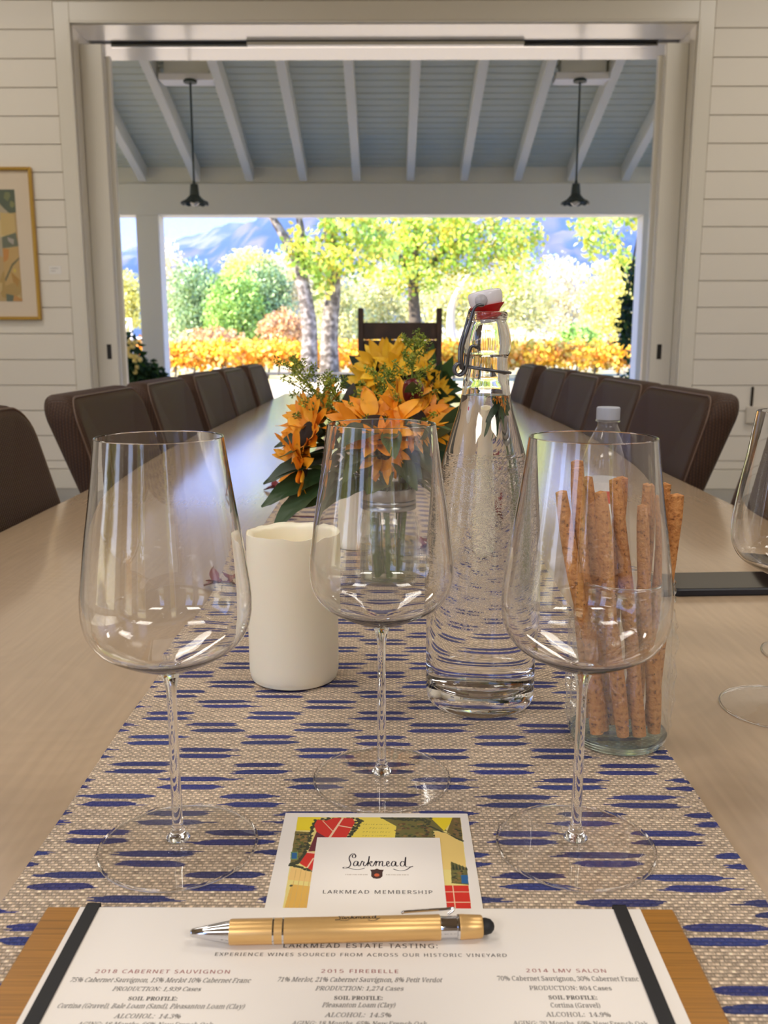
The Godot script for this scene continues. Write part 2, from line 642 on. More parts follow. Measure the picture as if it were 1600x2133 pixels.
func room() -> void:
	var o := struct("floor", "smooth grey concrete floor of the tasting room", "floor")
	part(o, "slab", boxmesh(Vector3(-4.8, -0.2, -7.07), Vector3(4.8, 0.0, 3.7)), M.floor)
	o = struct("ceiling", "brown boarded ceiling of the tasting room, out of view", "ceiling")
	part(o, "board", boxmesh(Vector3(-4.8, 3.9, -7.07), Vector3(4.8, 4.1, 3.7)), M.ceiling)
	o = struct("wall_right", "plain white painted right side wall", "wall")
	part(o, "wall_slab", boxmesh(Vector3(4.6, 0, -7.07), Vector3(4.8, 3.9, 3.7)), M.paint)
	# the left wall has one wide window beside the camera, the back wall three behind it: the glassware mirrors them
	o = struct("wall_left", "plain white left side wall with a wide window", "wall")
	var wz := [-0.4, 2.6]
	part(o, "pier", boxmesh(Vector3(-4.8, 0, -7.07), Vector3(-4.6, 3.9, wz[0])), M.paint)
	part(o, "pier", boxmesh(Vector3(-4.8, 0, wz[1]), Vector3(-4.6, 3.9, 3.7)), M.paint)
	part(o, "head", boxmesh(Vector3(-4.8, 2.8, wz[0]), Vector3(-4.6, 3.9, wz[1])), M.paint)
	part(o, "sill", boxmesh(Vector3(-4.8, 0, wz[0]), Vector3(-4.6, 0.25, wz[1])), M.paint)
	var lw := struct("window_5", "wide white framed window in the left wall", "window")
	for e in [[wz[0], wz[0] + 0.06, 0.25, 2.8], [wz[1] - 0.06, wz[1], 0.25, 2.8], [wz[0] + 0.061, wz[1] - 0.061, 0.25, 0.31], [wz[0] + 0.061, wz[1] - 0.061, 2.74, 2.8], [1.07, 1.13, 0.311, 2.739]]:
		part(lw, "window_frame", boxmesh(Vector3(-4.73, e[2], e[0]), Vector3(-4.67, e[3], e[1]), 0.005), M.trim)
	part(lw, "pane", boxmesh(Vector3(-4.702, 0.3, wz[0] + 0.05), Vector3(-4.698, 2.75, wz[1] - 0.05)), M.pane)
	o = struct("wall_back", "brown boarded wall with tall windows behind the camera", "wall")
	var wins := [[-3.6, -2.5], [-1.9, -1.0], [1.2, 1.8]]
	var xs := [-4.8, -3.6, -2.5, -1.9, -1.0, 1.2, 1.8, 4.8]
	for k in range(0, 8, 2):
		part(o, "pier", boxmesh(Vector3(xs[k], 0, 3.4), Vector3(xs[k + 1], 3.9, 3.7)), M.back_wall)
	for w in wins:
		part(o, "head", boxmesh(Vector3(w[0], 2.9, 3.4), Vector3(w[1], 3.9, 3.7)), M.back_wall)
		part(o, "sill", boxmesh(Vector3(w[0], 0, 3.4), Vector3(w[1], 0.15, 3.7)), M.back_wall)
		var win := struct("window_%d" % (wins.find(w) + 1), "tall white framed window in the back wall", "window")
		for e in [[w[0], w[0] + 0.06, 0.15, 2.9], [w[1] - 0.06, w[1], 0.15, 2.9], [w[0] + 0.061, w[1] - 0.061, 0.15, 0.21], [w[0] + 0.061, w[1] - 0.061, 2.84, 2.9]]:
			part(win, "window_frame", boxmesh(Vector3(e[0], e[2], 3.5), Vector3(e[1], e[3], 3.56), 0.005), M.trim)
		part(win, "pane", boxmesh(Vector3(w[0] + 0.05, 0.2, 3.525), Vector3(w[1] - 0.05, 2.85, 3.529)), M.pane)
	o = struct("roof_1", "overhanging eave above the back windows", "roof")
	part(o, "eave", boxmesh(Vector3(-7.6, 4.1, -7.07), Vector3(5.2, 4.25, 5.6)), M.porch)
	# the doorway wall: each shiplap board is a piece
	o = struct("wall_front", "white painted shiplap wall around the wide doorway", "wall")
	part(o, "wall_core", boxmesh(Vector3(-4.6, 0, -7.07), Vector3(DX0 - 0.002, 3.9, WZ - 0.022)), M.paint)
	part(o, "wall_core", boxmesh(Vector3(DX1 + 0.002, 0, -7.07), Vector3(4.6, 3.9, WZ - 0.022)), M.paint)
	part(o, "wall_core", boxmesh(Vector3(DX0 - 0.002, DH + 0.002, -7.07), Vector3(DX1 + 0.002, 3.9, WZ - 0.022)), M.paint)
	var y := 0.14
	var k := 0
	var line := 0.0223 + 0.1776
	while y < 3.88:
		var top := minf(line, 3.9)
		if top - y > 0.03:
			var a := y + 0.0025
			var b := top - 0.0025
			if y < DH + 0.12:
				part(o, "shiplap_board", boxmesh(Vector3(-4.6, a, WZ - 0.022), Vector3(DX0 - 0.108, b, WZ), 0.0025), M.paint)
				part(o, "shiplap_board", boxmesh(Vector3(DX1 + 0.108, a, WZ - 0.022), Vector3(4.6, b, WZ), 0.0025), M.paint)
				if b > DH + 0.13:
					part(o, "shiplap_board", boxmesh(Vector3(DX0 - 0.108, DH + 0.132, WZ - 0.022), Vector3(DX1 + 0.108, b, WZ), 0.0025), M.paint)
			else:
				part(o, "shiplap_board", boxmesh(Vector3(-4.6, a, WZ - 0.022), Vector3(4.6, b, WZ), 0.0025), M.paint)
		y = top
		line += 0.1776
		k += 1
	for s in [[-4.6, DX0 - 0.108, "baseboard_left"], [DX1 + 0.108, 4.6, "baseboard_right"]]:
		var bb := struct(s[2], "white baseboard at the foot of the shiplap wall", "baseboard")
		part(bb, "board", boxmesh(Vector3(s[0], 0, WZ - 0.022), Vector3(s[1], 0.137, WZ + 0.012), 0.004), M.trim)

func doorway() -> void:
	var t := struct("trim_1", "white flat casing boards around the doorway", "trim")
	part(t, "side_casing", boxmesh(Vector3(DX0 - 0.105, 0, WZ - 0.022), Vector3(DX0, DH + 0.128, WZ + 0.006), 0.003), M.trim)
	part(t, "side_casing", boxmesh(Vector3(DX1, 0, WZ - 0.022), Vector3(DX1 + 0.105, DH + 0.128, WZ + 0.006), 0.003), M.trim)
	part(t, "head_casing", boxmesh(Vector3(DX0 + 0.0005, DH, WZ - 0.022), Vector3(DX1 - 0.0005, DH + 0.128, WZ + 0.006), 0.003), M.trim)
	# small bead around the opening
	var bead := struct("trim_2", "thin white bead along the edge of the doorway", "trim")
	part(bead, "side_bead", boxmesh(Vector3(DX0 - 0.012, 0, WZ + 0.006), Vector3(DX0 + 0.004, DH + 0.012, WZ + 0.016), 0.004), M.trim)
	part(bead, "side_bead", boxmesh(Vector3(DX1 - 0.004, 0, WZ + 0.006), Vector3(DX1 + 0.012, DH + 0.012, WZ + 0.016), 0.004), M.trim)
	part(bead, "head_bead", boxmesh(Vector3(DX0 + 0.0045, DH - 0.004, WZ + 0.006), Vector3(DX1 - 0.0045, DH + 0.012, WZ + 0.016), 0.004), M.trim)
	# satin soffit and jamb linings
	var jam := struct("trim_3", "satin white lining of the doorway soffit and jambs", "trim")
	var satin := mat(rgb(236, 229, 214), 0.16)
	part(jam, "soffit", boxmesh(Vector3(DX0, DH - 0.006, WZ - 0.325), Vector3(DX1, DH - 0.001, WZ - 0.02)), satin)
	part(jam, "soffit", boxmesh(Vector3(DX0, DH - 0.006, WZ - 0.77), Vector3(DX1, DH - 0.001, WZ - 0.405)), satin)
	part(jam, "jamb", boxmesh(Vector3(DX0 + 0.0005, 0, WZ - 0.14), Vector3(DX0 + 0.006, DH - 0.007, WZ - 0.02)), satin)
	part(jam, "jamb", boxmesh(Vector3(DX1 - 0.006, 0, WZ - 0.14), Vector3(DX1 - 0.0005, DH - 0.007, WZ - 0.02)), satin)
	# door track let into the soffit, with a cover strip over its middle
	var tr := struct("trim_4", "dark door track let into the doorway soffit", "trim")
	part(tr, "track_slot", boxmesh(Vector3(DX0 + 0.006, DH - 0.003, WZ - 0.404), Vector3(DX1 - 0.006, DH, WZ - 0.326)), M.dark)
	part(tr, "track_rail", boxmesh(Vector3(DX0 + 0.15, DH - 0.03, WZ - 0.41), Vector3(DX1 - 0.15, DH - 0.007, WZ - 0.385), 0.003), M.steel)
	part(tr, "track_cover", boxmesh(Vector3(-0.99, 3.046, WZ - 0.383), Vector3(0.925, 3.07, WZ - 0.335), 0.003), M.trim)
	# two sliding doors parked in their pockets: only the leading stiles show
	for s: float in [-1.0, 1.0]:
		var d := struct("door_%d" % (1 if s < 0 else 2), "white sliding door parked at the %s side of the doorway" % ("left" if s < 0 else "right"), "door")
		var e := DX0 if s < 0 else DX1
		var a := e - s * 0.006
		var b := e - s * 0.155
		part(d, "stile", boxmesh(Vector3(minf(a, b), 0.01, WZ - 0.2), Vector3(maxf(a, b), 2.998, WZ - 0.145), 0.004), M.trim)
		var c := e - s * 0.19
		part(d, "glazing_edge", boxmesh(Vector3(minf(b, c), 0.01, WZ - 0.25), Vector3(maxf(b, c), 2.94, WZ - 0.21), 0.003), M.trim)
		var hx := (a + b) / 2 - s * 0.012
		var hd := part(d, "door_pull", boxmesh(Vector3(hx - 0.016, 0.912, WZ - 0.1455), Vector3(hx + 0.016, 1.016, WZ - 0.142), 0.001), M.bronze)
		part(hd, "recess", boxmesh(Vector3(hx - 0.009, 0.925, WZ - 0.1425), Vector3(hx + 0.009, 1.003, WZ - 0.1412)), M.dark)
	# picture in a gilt frame at the left
	var f := thing("framed_picture", "gilt framed painting of yellow leaves hanging on the white boards", "picture", Vector3(-2.807, 1.182, WZ))
	var fw := 0.4
	for e in [[-fw, -fw + 0.022, 0.0, 1.002], [fw - 0.022, fw, 0.0, 1.002], [-fw + 0.0221, fw - 0.0221, 0.0, 0.022], [-fw + 0.0221, fw - 0.0221, 0.98, 1.002]]:
		part(f, "frame", boxmesh(Vector3(e[0], e[2], 0.0), Vector3(e[1], e[3], 0.032), 0.005), M.gold)
	part(f, "mat_board", boxmesh(Vector3(-fw + 0.02, 0.02, 0.004), Vector3(fw - 0.02, 0.982, 0.012)), mat(rgb(226, 210, 186), 0.8))
	part(f, "painting", picture_mesh(fw - 0.125, 0.125, 0.86), M.painting)
	part(f, "glazing", boxmesh(Vector3(-fw + 0.02, 0.02, 0.019), Vector3(fw - 0.02, 0.982, 0.021)), M.pane)
	var c := thing("wall_label", "small white label card on the boards beside the picture", "label", Vector3(-2.297, 1.517, WZ))
	part(c, "card", boxmesh(Vector3(-0.041, -0.027, 0), Vector3(0.041, 0.027, 0.002)), M.white)
	for k in 2:
		part(c, "print_line", boxmesh(Vector3(-0.03, 0.01 - k * 0.018, 0.002), Vector3(0.022 - k * 0.02, 0.013 - k * 0.018, 0.0023)), mat(rgb(150, 145, 140), 0.8))
	# small fittings low on the right-hand wall
	var q := wp(1577, 864, 6.3)
	var w := thing("wall_outlet", "small beige outlet box low on the right-hand boards", "outlet", Vector3(q.x, q.y, WZ))
	part(w, "plate", boxmesh(Vector3(-0.085, -0.06, 0), Vector3(0.085, 0.06, 0.03), 0.006), mat(rgb(214, 206, 192), 0.5))
	part(w, "socket", boxmesh(Vector3(-0.02, -0.035, 0.03), Vector3(0.02, 0.035, 0.032)), M.white)
	var q2 := wp(1566, 826, 6.3)
	var w2 := thing("cable_cover", "short dark upright cable cover above the outlet box", "cable", Vector3(q2.x, q2.y, WZ))
	part(w2, "cover", boxmesh(Vector3(-0.008, -0.068, 0), Vector3(0.008, 0.068, 0.014), 0.003), M.bronze)
func picture_mesh(hx: float, y0: float, y1: float) -> ArrayMesh:
	var im := Image.create(256, 344, false, Image.FORMAT_RGB8)
	im.fill(rgb(190, 160, 104))
	for k in 26:   # broad leaves in ochre, straw and grey-green, painted flat
		var cols := [rgb(204, 176, 112), rgb(214, 190, 132), rgb(178, 146, 70), rgb(92, 104, 78), rgb(76, 90, 72), rgb(196, 160, 60), rgb(182, 168, 140)]
		blob(im, rng.randf(), rng.randf(), rng.randf_range(0.08, 0.22), cols[rng.randi() % cols.size()], 11, 0.5, rng.randf_range(0.5, 1.0), rng.randf() * TAU)
	# the right-hand strip, the part that shows
	poly(im, vv([0.8, 0.0, 1.0, 0.0, 1.0, 0.2, 0.92, 0.21, 0.86, 0.17, 0.8, 0.12]), rgb(80, 94, 74))
	blob(im, 0.9, 0.06, 0.05, rgb(120, 128, 84), 9, 0.4)
	blob(im, 0.96, 0.13, 0.04, rgb(132, 136, 84), 9, 0.4)
	poly(im, vv([0.8, 0.2, 0.97, 0.22, 0.98, 0.36, 0.92, 0.42, 0.8, 0.4]), rgb(206, 178, 112))
	poly(im, vv([0.8, 0.42, 0.98, 0.38, 1.0, 0.5, 0.8, 0.52]), rgb(98, 106, 84))
	poly(im, vv([0.87, 0.42, 0.95, 0.44, 0.94, 0.49, 0.88, 0.46]), rgb(170, 160, 148))
	poly(im, vv([0.8, 0.52, 1.0, 0.51, 1.0, 0.8, 0.8, 0.86]), rgb(198, 162, 92))
	poly(im, vv([0.8, 0.52, 0.88, 0.53, 0.86, 0.62, 0.8, 0.65]), rgb(202, 136, 44))
	poly(im, vv([0.8, 0.8, 0.9, 0.66, 1.0, 0.6, 1.0, 0.615, 0.91, 0.68, 0.81, 0.82]), rgb(98, 98, 62))
	poly(im, vv([0.88, 0.73, 0.98, 0.8, 0.96, 0.87, 0.9, 0.82]), rgb(178, 132, 28))
	blob(im, 0.93, 0.72, 0.02, rgb(214, 190, 70), 9, 0.2)
	poly(im, vv([0.8, 0.93, 0.92, 0.95, 0.9, 1.0, 0.8, 1.0]), rgb(86, 100, 80))
	poly(im, vv([0.9, 0.94, 1.0, 0.98, 1.0, 1.0, 0.88, 1.0]), rgb(196, 140, 60))
	M.painting = mat(Color(1, 1, 1), 0.7)
	M.painting.albedo_texture = tex(im)
	var b := MB.new()
	b.flat([Vector3(-hx, y0, 0.0135), Vector3(hx, y0, 0.0135), Vector3(hx, y1, 0.0135), Vector3(-hx, y1, 0.0135)], Vector3(0, 0, 1), [Vector2(0, 1), Vector2(1, 1), Vector2(1, 0), Vector2(0, 0)])
	return b.done()

func porch() -> void:
	var o := struct("floor", "grey concrete floor of the porch", "floor")
	part(o, "slab", boxmesh(Vector3(-6.39, -0.2, -10.8), Vector3(6.39, 0.0, -7.07)), M.floor)
	# wings of the house close both ends of the porch
	for s in [-1.0, 1.0]:
		var end := struct("wall_porch_left" if s < 0 else "wall_porch_right", "white wall of the house wing at the end of the porch", "wall")
		part(end, "wall_slab", boxmesh(Vector3(minf(6.4 * s, 6.65 * s), 0, -11.4), Vector3(maxf(6.4 * s, 6.65 * s), 4.4, -7.07)), M.paint)
	# sloping board ceiling: every board is a piece
	o = struct("ceiling", "sloping pale blue-grey board ceiling of the porch", "ceiling")
	var slope := 0.32
	var run := sqrt(1.0 + slope * slope)
	var pitch := 0.1
	var board := boxmesh(Vector3(-6.39, 0, -pitch / 2 + 0.0035), Vector3(6.39, 0.018, pitch / 2 - 0.0035), 0.006)
	var tilt := Basis(Vector3.RIGHT, -atan(slope))
	var s := 0.05
	while s < 3.45:
		var z := BZ - 0.25 + s / run
		part(o, "ceiling_board", board, M.porch_board, Transform3D(tilt, Vector3(0, 2.914 + slope * (z - BZ), z)))
		s += pitch
	part(o, "roof_deck", boxmesh(Vector3(-6.39, 0.02, -2.35), Vector3(6.39, 0.12, 1.4)), M.porch_board, Transform3D(tilt, Vector3(0, 2.914 + slope * 1.75, BZ + 1.75)))
	# rafters
	for k in 22:
		var x := -2.684 + 0.581 * (k - 6)
		if absf(x) > 6.2: continue
		var r := struct("trim_%d" % (10 + k), "white painted sloping rafter under the porch roof", "rafter")
		part(r, "rafter", boxmesh(Vector3(-0.042, -0.173, -1.9), Vector3(0.042, -0.001, 1.38), 0.004), M.porch, Transform3D(tilt, Vector3(x, 2.914 + slope * 1.8, BZ + 1.8)))
	# beam, blocking and posts
	var bm := struct("trim_5", "deep painted beam carried by the porch posts", "beam")
	part(bm, "beam", boxmesh(Vector3(-6.39, 2.405, BZ - 0.26), Vector3(6.39, 2.735, BZ), 0.005), M.porch)
	part(bm, "blocking", boxmesh(Vector3(-6.39, 2.735, BZ - 0.24), Vector3(6.39, 2.92, BZ - 0.03)), M.porch)
	for x in [-2.672, 2.905]:
		var p := thing("porch_post", "square painted porch post at the %s of the wide view" % ("left" if x < 0 else "right"), "post", Vector3(x, 0, BZ - 0.13))
		part(p, "post_shaft", boxmesh(Vector3(-0.126, 0.0, -0.125), Vector3(0.126, 2.405, 0.125), 0.008), M.porch)
		part(p, "post_base", boxmesh(Vector3(-0.15, 0.0, -0.15), Vector3(0.15, 0.16, 0.15), 0.008), M.porch)
	# house wall above and beside the doorway on the porch side is the back of wall_front
	for s2 in [[-1.76, "left"], [1.668, "right"]]:
		var t := thing("pendant_lamp", "dark metal pendant lamp with a flared shade hanging at the %s" % s2[1], "lamp", Vector3(s2[0], 2.234, -8.4), 0.0, "")
		part(t, "canopy", lathemesh(vv([0, 1.035, 0.058, 1.04, 0.06, 1.055, 0.05, 1.066, 0, 1.066]), 28), M.lamp_metal)
		part(t, "rod", tubemesh([Vector3(0, 0.2, 0), Vector3(0, 1.04, 0)], 0.009, 8), M.lamp_metal)
		part(t, "socket_housing", lathemesh(vv([0.0, 0.08, 0.043, 0.085, 0.042, 0.11, 0.038, 0.155, 0.034, 0.19, 0.015, 0.196, 0.011, 0.22, 0, 0.22]), 28), M.lamp_metal)
		var b := MB.new()
		var prof := vv([0.128, 0.022, 0.118, 0.034, 0.098, 0.044, 0.078, 0.058, 0.06, 0.078, 0.045, 0.095, 0.043, 0.1])
		var rows := []
		for side in 2:
			for q in prof.size():
				var pp: Vector2 = prof[q] if side == 0 else prof[prof.size() - 1 - q]
				var row := []
				for a in 49:
					var an := TAU * a / 48
					var wave := 0.006 * sin(an * 12.0) * smoothstep(0.05, 0.12, pp.x)
					row.append(Vector3(cos(an) * pp.x, pp.y + wave - (0.003 if side else 0.0), sin(an) * pp.x))
				rows.append(row)
		b.sheet(rows, -1.0, true)
		part(t, "shade", b.done(), M.lamp_metal)
		part(t, "bulb", lathemesh(vv([0.0, 0.0, 0.02, 0.004, 0.036, 0.018, 0.041, 0.04, 0.034, 0.062, 0.02, 0.085, 0.018, 0.1]), 24), M.bulb)
		var blk := thing("mounting_block", "white block between rafters above the %s pendant lamp" % s2[1], "block", Vector3(s2[0], 3.3, -8.4))
		var off := -0.035 if s2[0] < 0 else 0.035
		part(blk, "block", boxmesh(Vector3(-0.245 + off, 0.0, -0.2), Vector3(0.245 + off, 0.058, 0.0), 0.004), M.white)
		part(blk, "riser", boxmesh(Vector3(-0.2 + off, 0.058, -0.17), Vector3(0.2 + off, 0.2, -0.03)), M.porch)

# ---------------------------------------------------------------- outdoors
func leaf_cluster(count: int, spread: float, l: float, w: float) -> ArrayMesh:
	var b := MB.new()
	for k in count:
		var c := Vector3(rng.randf_range(-1, 1), rng.randf_range(-1, 1), rng.randf_range(-1, 1)) * spread
		var q := Basis.from_euler(Vector3(rng.randf_range(-1.2, 1.2), rng.randf() * TAU, rng.randf_range(-0.8, 0.8)))
		var up := q * Vector3(0, 1, 0)
		var a := c
		var e := c + q * Vector3(0, 0, l)
		var m1 := c + q * Vector3(w / 2, w * 0.18, l * 0.45)
		var m2 := c + q * Vector3(-w / 2, w * 0.18, l * 0.45)
		b.flat([a, m1, e], up)
		b.flat([a, e, m2], up)
	return b.done()
func leaf_mat(col: Color, back := 0.5) -> StandardMaterial3D:
	var m := mat(col, 0.7)
	m.vertex_color_use_as_albedo = true
	m.backlight_enabled = true
	m.backlight = Color(back, back, back * 0.6)
	m.cull_mode = BaseMaterial3D.CULL_DISABLED
	return m
# leaves scattered in ellipsoids: [centre, radii, count]
func foliage(parent: Node3D, called: String, mesh: Mesh, blobs: Array, cols: Array, size := [0.8, 1.95], shell := 0.35, back := 0.5) -> void:
	var total := 0
	for b in blobs: total += int(b[2])
	var mm := MultiMesh.new()
	mm.transform_format = MultiMesh.TRANSFORM_3D
	mm.use_colors = true
	mm.mesh = mesh
	mm.instance_count = total
	var k := 0
	for b in blobs:
		for q in int(b[2]):
			var d := Vector3(rng.randfn(), rng.randfn(), rng.randfn()).normalized() * pow(rng.randf(), shell)
			var at: Vector3 = b[0] + d * b[1]
			var bs := Basis.from_euler(Vector3(rng.randf() * TAU, rng.randf() * TAU, rng.randf() * TAU)).scaled_local(Vector3.ONE * rng.randf_range(size[0], size[1]))
			mm.set_instance_transform(k, Transform3D(bs, at))
			var c: Color = cols[rng.randi() % cols.size()]
			var v := rng.randf_range(0.8, 1.15)
			mm.set_instance_color(k, Color(c.r * v, c.g * v, c.b * v).srgb_to_linear())
			k += 1
	var o := MultiMeshInstance3D.new()
	o.name = called
	o.multimesh = mm
	if not M.has("leaf"): M.leaf = leaf_mat(Color(1, 1, 1), 0.6)
	o.material_override = M.leaf
	o.set_meta("kind", "stuff")
	parent.add_child(o, true)
func ridge(x: float, pts: Array) -> float:
	for k in pts.size() - 1:
		if x <= pts[k + 1].x or k == pts.size() - 2:
			return lerpf(pts[k].y, pts[k + 1].y, smoothstep(0.0, 1.0, clampf((x - pts[k].x) / (pts[k + 1].x - pts[k].x), 0, 1)))
	return 0.0
func mountain(label: String, dist: float, px: Array, seed_: int, cols: Array, rough: float) -> void:
	var pts := []
	for p in px:
		var q := wp(p[0], p[1], dist)
		pts.append(Vector2(q.x, q.y))
	var f := FastNoiseLite.new()
	f.seed = seed_
	f.frequency = 1.0 / 260.0
	f.fractal_octaves = 5
	var g := FastNoiseLite.new()
	g.seed = seed_ + 1
	g.frequency = 1.0 / 90.0
	g.fractal_octaves = 3
	var b := MB.new()
	var nx := 150
	var nz := 36
	var x0: float = pts[0].x - 200.0
	var x1: float = pts[-1].x + 200.0
	var rows := []
	for r in nz + 1:
		var t := float(r) / nz
		var row := []
		for k in nx + 1:
			var x := lerpf(x0, x1, float(k) / nx)
			var z := -dist + (1.0 - t) * dist * 0.42
			var top := ridge(x, pts)
			var hh := top * pow(t, 1.25)
			hh += f.get_noise_2d(x, z) * rough * sin(PI * minf(t, 0.96)) + absf(g.get_noise_2d(x * 1.0, z)) * rough * 0.35 * sin(PI * t)
			if t > 0.97: hh = top + g.get_noise_2d(x * 1.6, 0.0) * rough * 0.2
			row.append(Vector3(x, hh - 3.0 * (1.0 - t), z))
		rows.append(row)
	var back := []
	for k in nx + 1: back.append(rows[nz][k] + Vector3(0, -rows[nz][k].y * 0.8, -dist * 0.3))
	rows.append(back)
	b.sheet(rows, 1.0)
	for k in b.v.size():
		var p := b.v[k]
		var m := clampf(g.get_noise_2d(p.x * 1.3, p.z * 0.6 + p.y * 3.0) * 1.6 + 0.35, 0.0, 1.0)
		b.c[k] = (cols[0] as Color).lerp(cols[1], smoothstep(0.35, 0.75, m)).srgb_to_linear()
		if b.n[k].y < 0: b.n[k] = -b.n[k]
	var mt := mat(Color(1, 1, 1), 0.95)
	mt.vertex_color_use_as_albedo = true
	var t := thing("mountain", label, "mountain")
	part(t, "slope", b.done(true), mt)
func tree(called: String, label: String, group: String, base: Vector3, paths: Array, trunk: Material, mesh: Mesh, blobs: Array, cols: Array, size := [0.8, 1.95], shell := 0.35) -> Node3D:
	var t := thing(called, label, "tree", base, 0.0, group)
	for k in paths.size():
		var p := []
		for q in paths[k][0]: p.append(q - base)
		part(t, "trunk" if k == 0 else "branch", tubemesh(curve(p, 3), curve(paths[k][1], 3), 10), trunk)
	var bl := []
	for b in blobs: bl.append([b[0] - base, b[1], b[2]])
	foliage(t, "foliage", mesh, bl, cols, size, shell)
	return t
func eblob(px: float, py: float, rx: float, ry: float, d: float, deep: float, n: int) -> Array:
	var c := wp(px, py, d)
	var k := d / 1855.0
	return [c, Vector3(rx * k, ry * k, deep), n]
func outdoors() -> void:
	var gm := mat(Color(1, 1, 1), 0.95)
	tri_noise(gm, noisetex(31, 0.02, 512, [[0.0, 0.4, 0.6, 1.0], [rgb(150, 128, 92), rgb(196, 180, 146), rgb(176, 172, 116), rgb(128, 140, 76)]], FastNoiseLite.TYPE_SIMPLEX_SMOOTH, 5), 0.07, true)
	var o := struct("ground", "dry grassy ground running out to the vineyard", "ground")
	part(o, "field", boxmesh(Vector3(-900, -0.6, -1300), Vector3(900, -0.2, 200)), gm)
	var gv := tri_noise(mat(Color(1, 1, 1), 0.95), noisetex(32, 0.06, 256, [[0.0, 1.0], [rgb(182, 160, 126), rgb(216, 198, 164)]]), 0.6, true)
	var pth := struct("path", "pale gravel path beyond the porch", "path")
	part(pth, "gravel", boxmesh(Vector3(-40, -0.2, -26), Vector3(40, -0.12, -10.8)), gv)
	# far hills in the haze
	mountain("far pale ridge with bare patches behind the dark ridge", 2600, [[-400, 560], [100, 540], [240, 525], [335, 512], [400, 496], [480, 470], [540, 470], [700, 440], [900, 430], [1600, 420]], 40, [rgb(112, 116, 108), rgb(196, 178, 160)], 60.0)
	mountain("long wooded ridge rising to the right above the trees", 1900, [[-400, 640], [200, 560], [330, 538], [430, 520], [480, 497], [530, 462], [580, 425], [700, 380], [900, 370], [1150, 400], [1340, 430], [1700, 470]], 50, [rgb(66, 84, 84), rgb(150, 130, 112)], 70.0)
	var haze := FogVolume.new()
	haze.name = "valley_haze"
	haze.size = Vector3(5200, 700, 2500)
	haze.position = Vector3(0, 345, -1450)
	haze.shape = RenderingServer.FOG_VOLUME_SHAPE_BOX
	var fm := FogMaterial.new()
	fm.density = 0.0005
	fm.albedo = Color(0.56, 0.7, 1.0)
	haze.material = fm
	haze.set_meta("kind", "stuff")
	haze.set_meta("label", "blue haze filling the valley before the hills")
	haze.set_meta("category", "haze")
	add_child(haze)
	var bark := tri_noise(mat(Color(1, 1, 1), 0.9), noisetex(61, 0.05, 256, [[0.0, 0.42, 0.58, 1.0], [rgb(52, 46, 42), rgb(92, 84, 78), rgb(140, 132, 126), rgb(186, 180, 172)]]), 0.3)
	var bark_dark := tri_noise(mat(Color(1, 1, 1), 0.9), noisetex(62, 0.05, 256, [[0.0, 1.0], [rgb(54, 48, 42), rgb(106, 96, 86)]]), 0.9)
	var pale := mat(rgb(206, 198, 188), 0.9)
	var lf := leaf_cluster(6, 0.17, 0.14, 0.1)
	var lf2 := leaf_cluster(9, 0.5, 0.3, 0.2)
	var lime := [rgb(172, 204, 78), rgb(192, 216, 98), rgb(150, 190, 74), rgb(214, 214, 86), rgb(176, 204, 116), rgb(222, 204, 90)]
	# the two grey trunks near the path
	var d := 28.0
	var a0 := wp(641, 786, d)
	tree("walnut_tree", "leaning grey mottled trunk with yellow-green leaves, left of a twin trunk", "", a0,
		[[[a0 + Vector3(0, -0.25, 0), wp(645, 680, d), wp(629, 585, d), wp(615, 535, d), wp(590, 490, d), wp(566, 450, d), wp(530, 380, d)], [0.3, 0.24, 0.21, 0.17, 0.14, 0.11, 0.06]],
		[[wp(618, 540, d), wp(628, 490, d), wp(622, 440, d), wp(630, 380, d)], [0.13, 0.11, 0.1, 0.06]]], bark, lf,
		[eblob(632, 515, 40, 36, d, 1.0, 54), eblob(690, 545, 50, 30, d, 1.0, 54), eblob(640, 560, 26, 20, d, 0.6, 19), eblob(590, 360, 130, 70, d, 2.0, 128), eblob(670, 590, 22, 14, d, 0.6, 14)], lime)
	var a1 := wp(687, 786, d + 1)
	tree("walnut_tree", "upright grey mottled trunk under yellow-green leaves, right of a twin trunk", "", a1,
		[[[a1 + Vector3(0, -0.25, 0), wp(686, 700, d + 1), wp(694, 600, d + 1), wp(690, 520, d + 1), wp(686, 450, d + 1), wp(690, 360, d + 1)], [0.34, 0.29, 0.25, 0.21, 0.19, 0.12]],
		[[wp(690, 480, d + 1), wp(760, 430, d + 1), wp(840, 400, d + 1)], [0.1, 0.08, 0.04]]], bark, lf,
		[eblob(720, 470, 60, 40, d, 1.2, 84), eblob(770, 520, 60, 50, d, 1.2, 93), eblob(800, 380, 160, 60, d, 2.0, 148)], lime)
	var a2 := wp(862, 770, 32.5)
	tree("walnut_tree", "dark trunk behind the wooden end chair under a wide lime canopy", "", a2,
		[[[a2 + Vector3(0, -0.25, 0), wp(866, 690, 32.5), wp(861, 610, 32.5), wp(864, 540, 32.5), wp(870, 440, 32.5)], [0.26, 0.24, 0.2, 0.16, 0.1]],
		[[wp(862, 590, 32.5), wp(930, 520, 32.5), wp(1010, 470, 32.5)], [0.12, 0.09, 0.04]], [[wp(862, 570, 32.5), wp(800, 500, 32.5), wp(770, 450, 32.5)], [0.1, 0.08, 0.04]]], bark_dark, lf,
		[eblob(830, 490, 70, 50, 32.2, 1.6, 148), eblob(900, 500, 80, 60, 32.2, 1.6, 188), eblob(870, 575, 80, 36, 32.2, 1.5, 118), eblob(980, 480, 80, 45, 32.2, 1.6, 158), eblob(1000, 540, 80, 40, 32.2, 1.5, 128), eblob(1080, 500, 60, 45, 32.2, 1.4, 108), eblob(950, 390, 200, 50, 32.2, 2.0, 208)], lime, [1.0, 1.5])
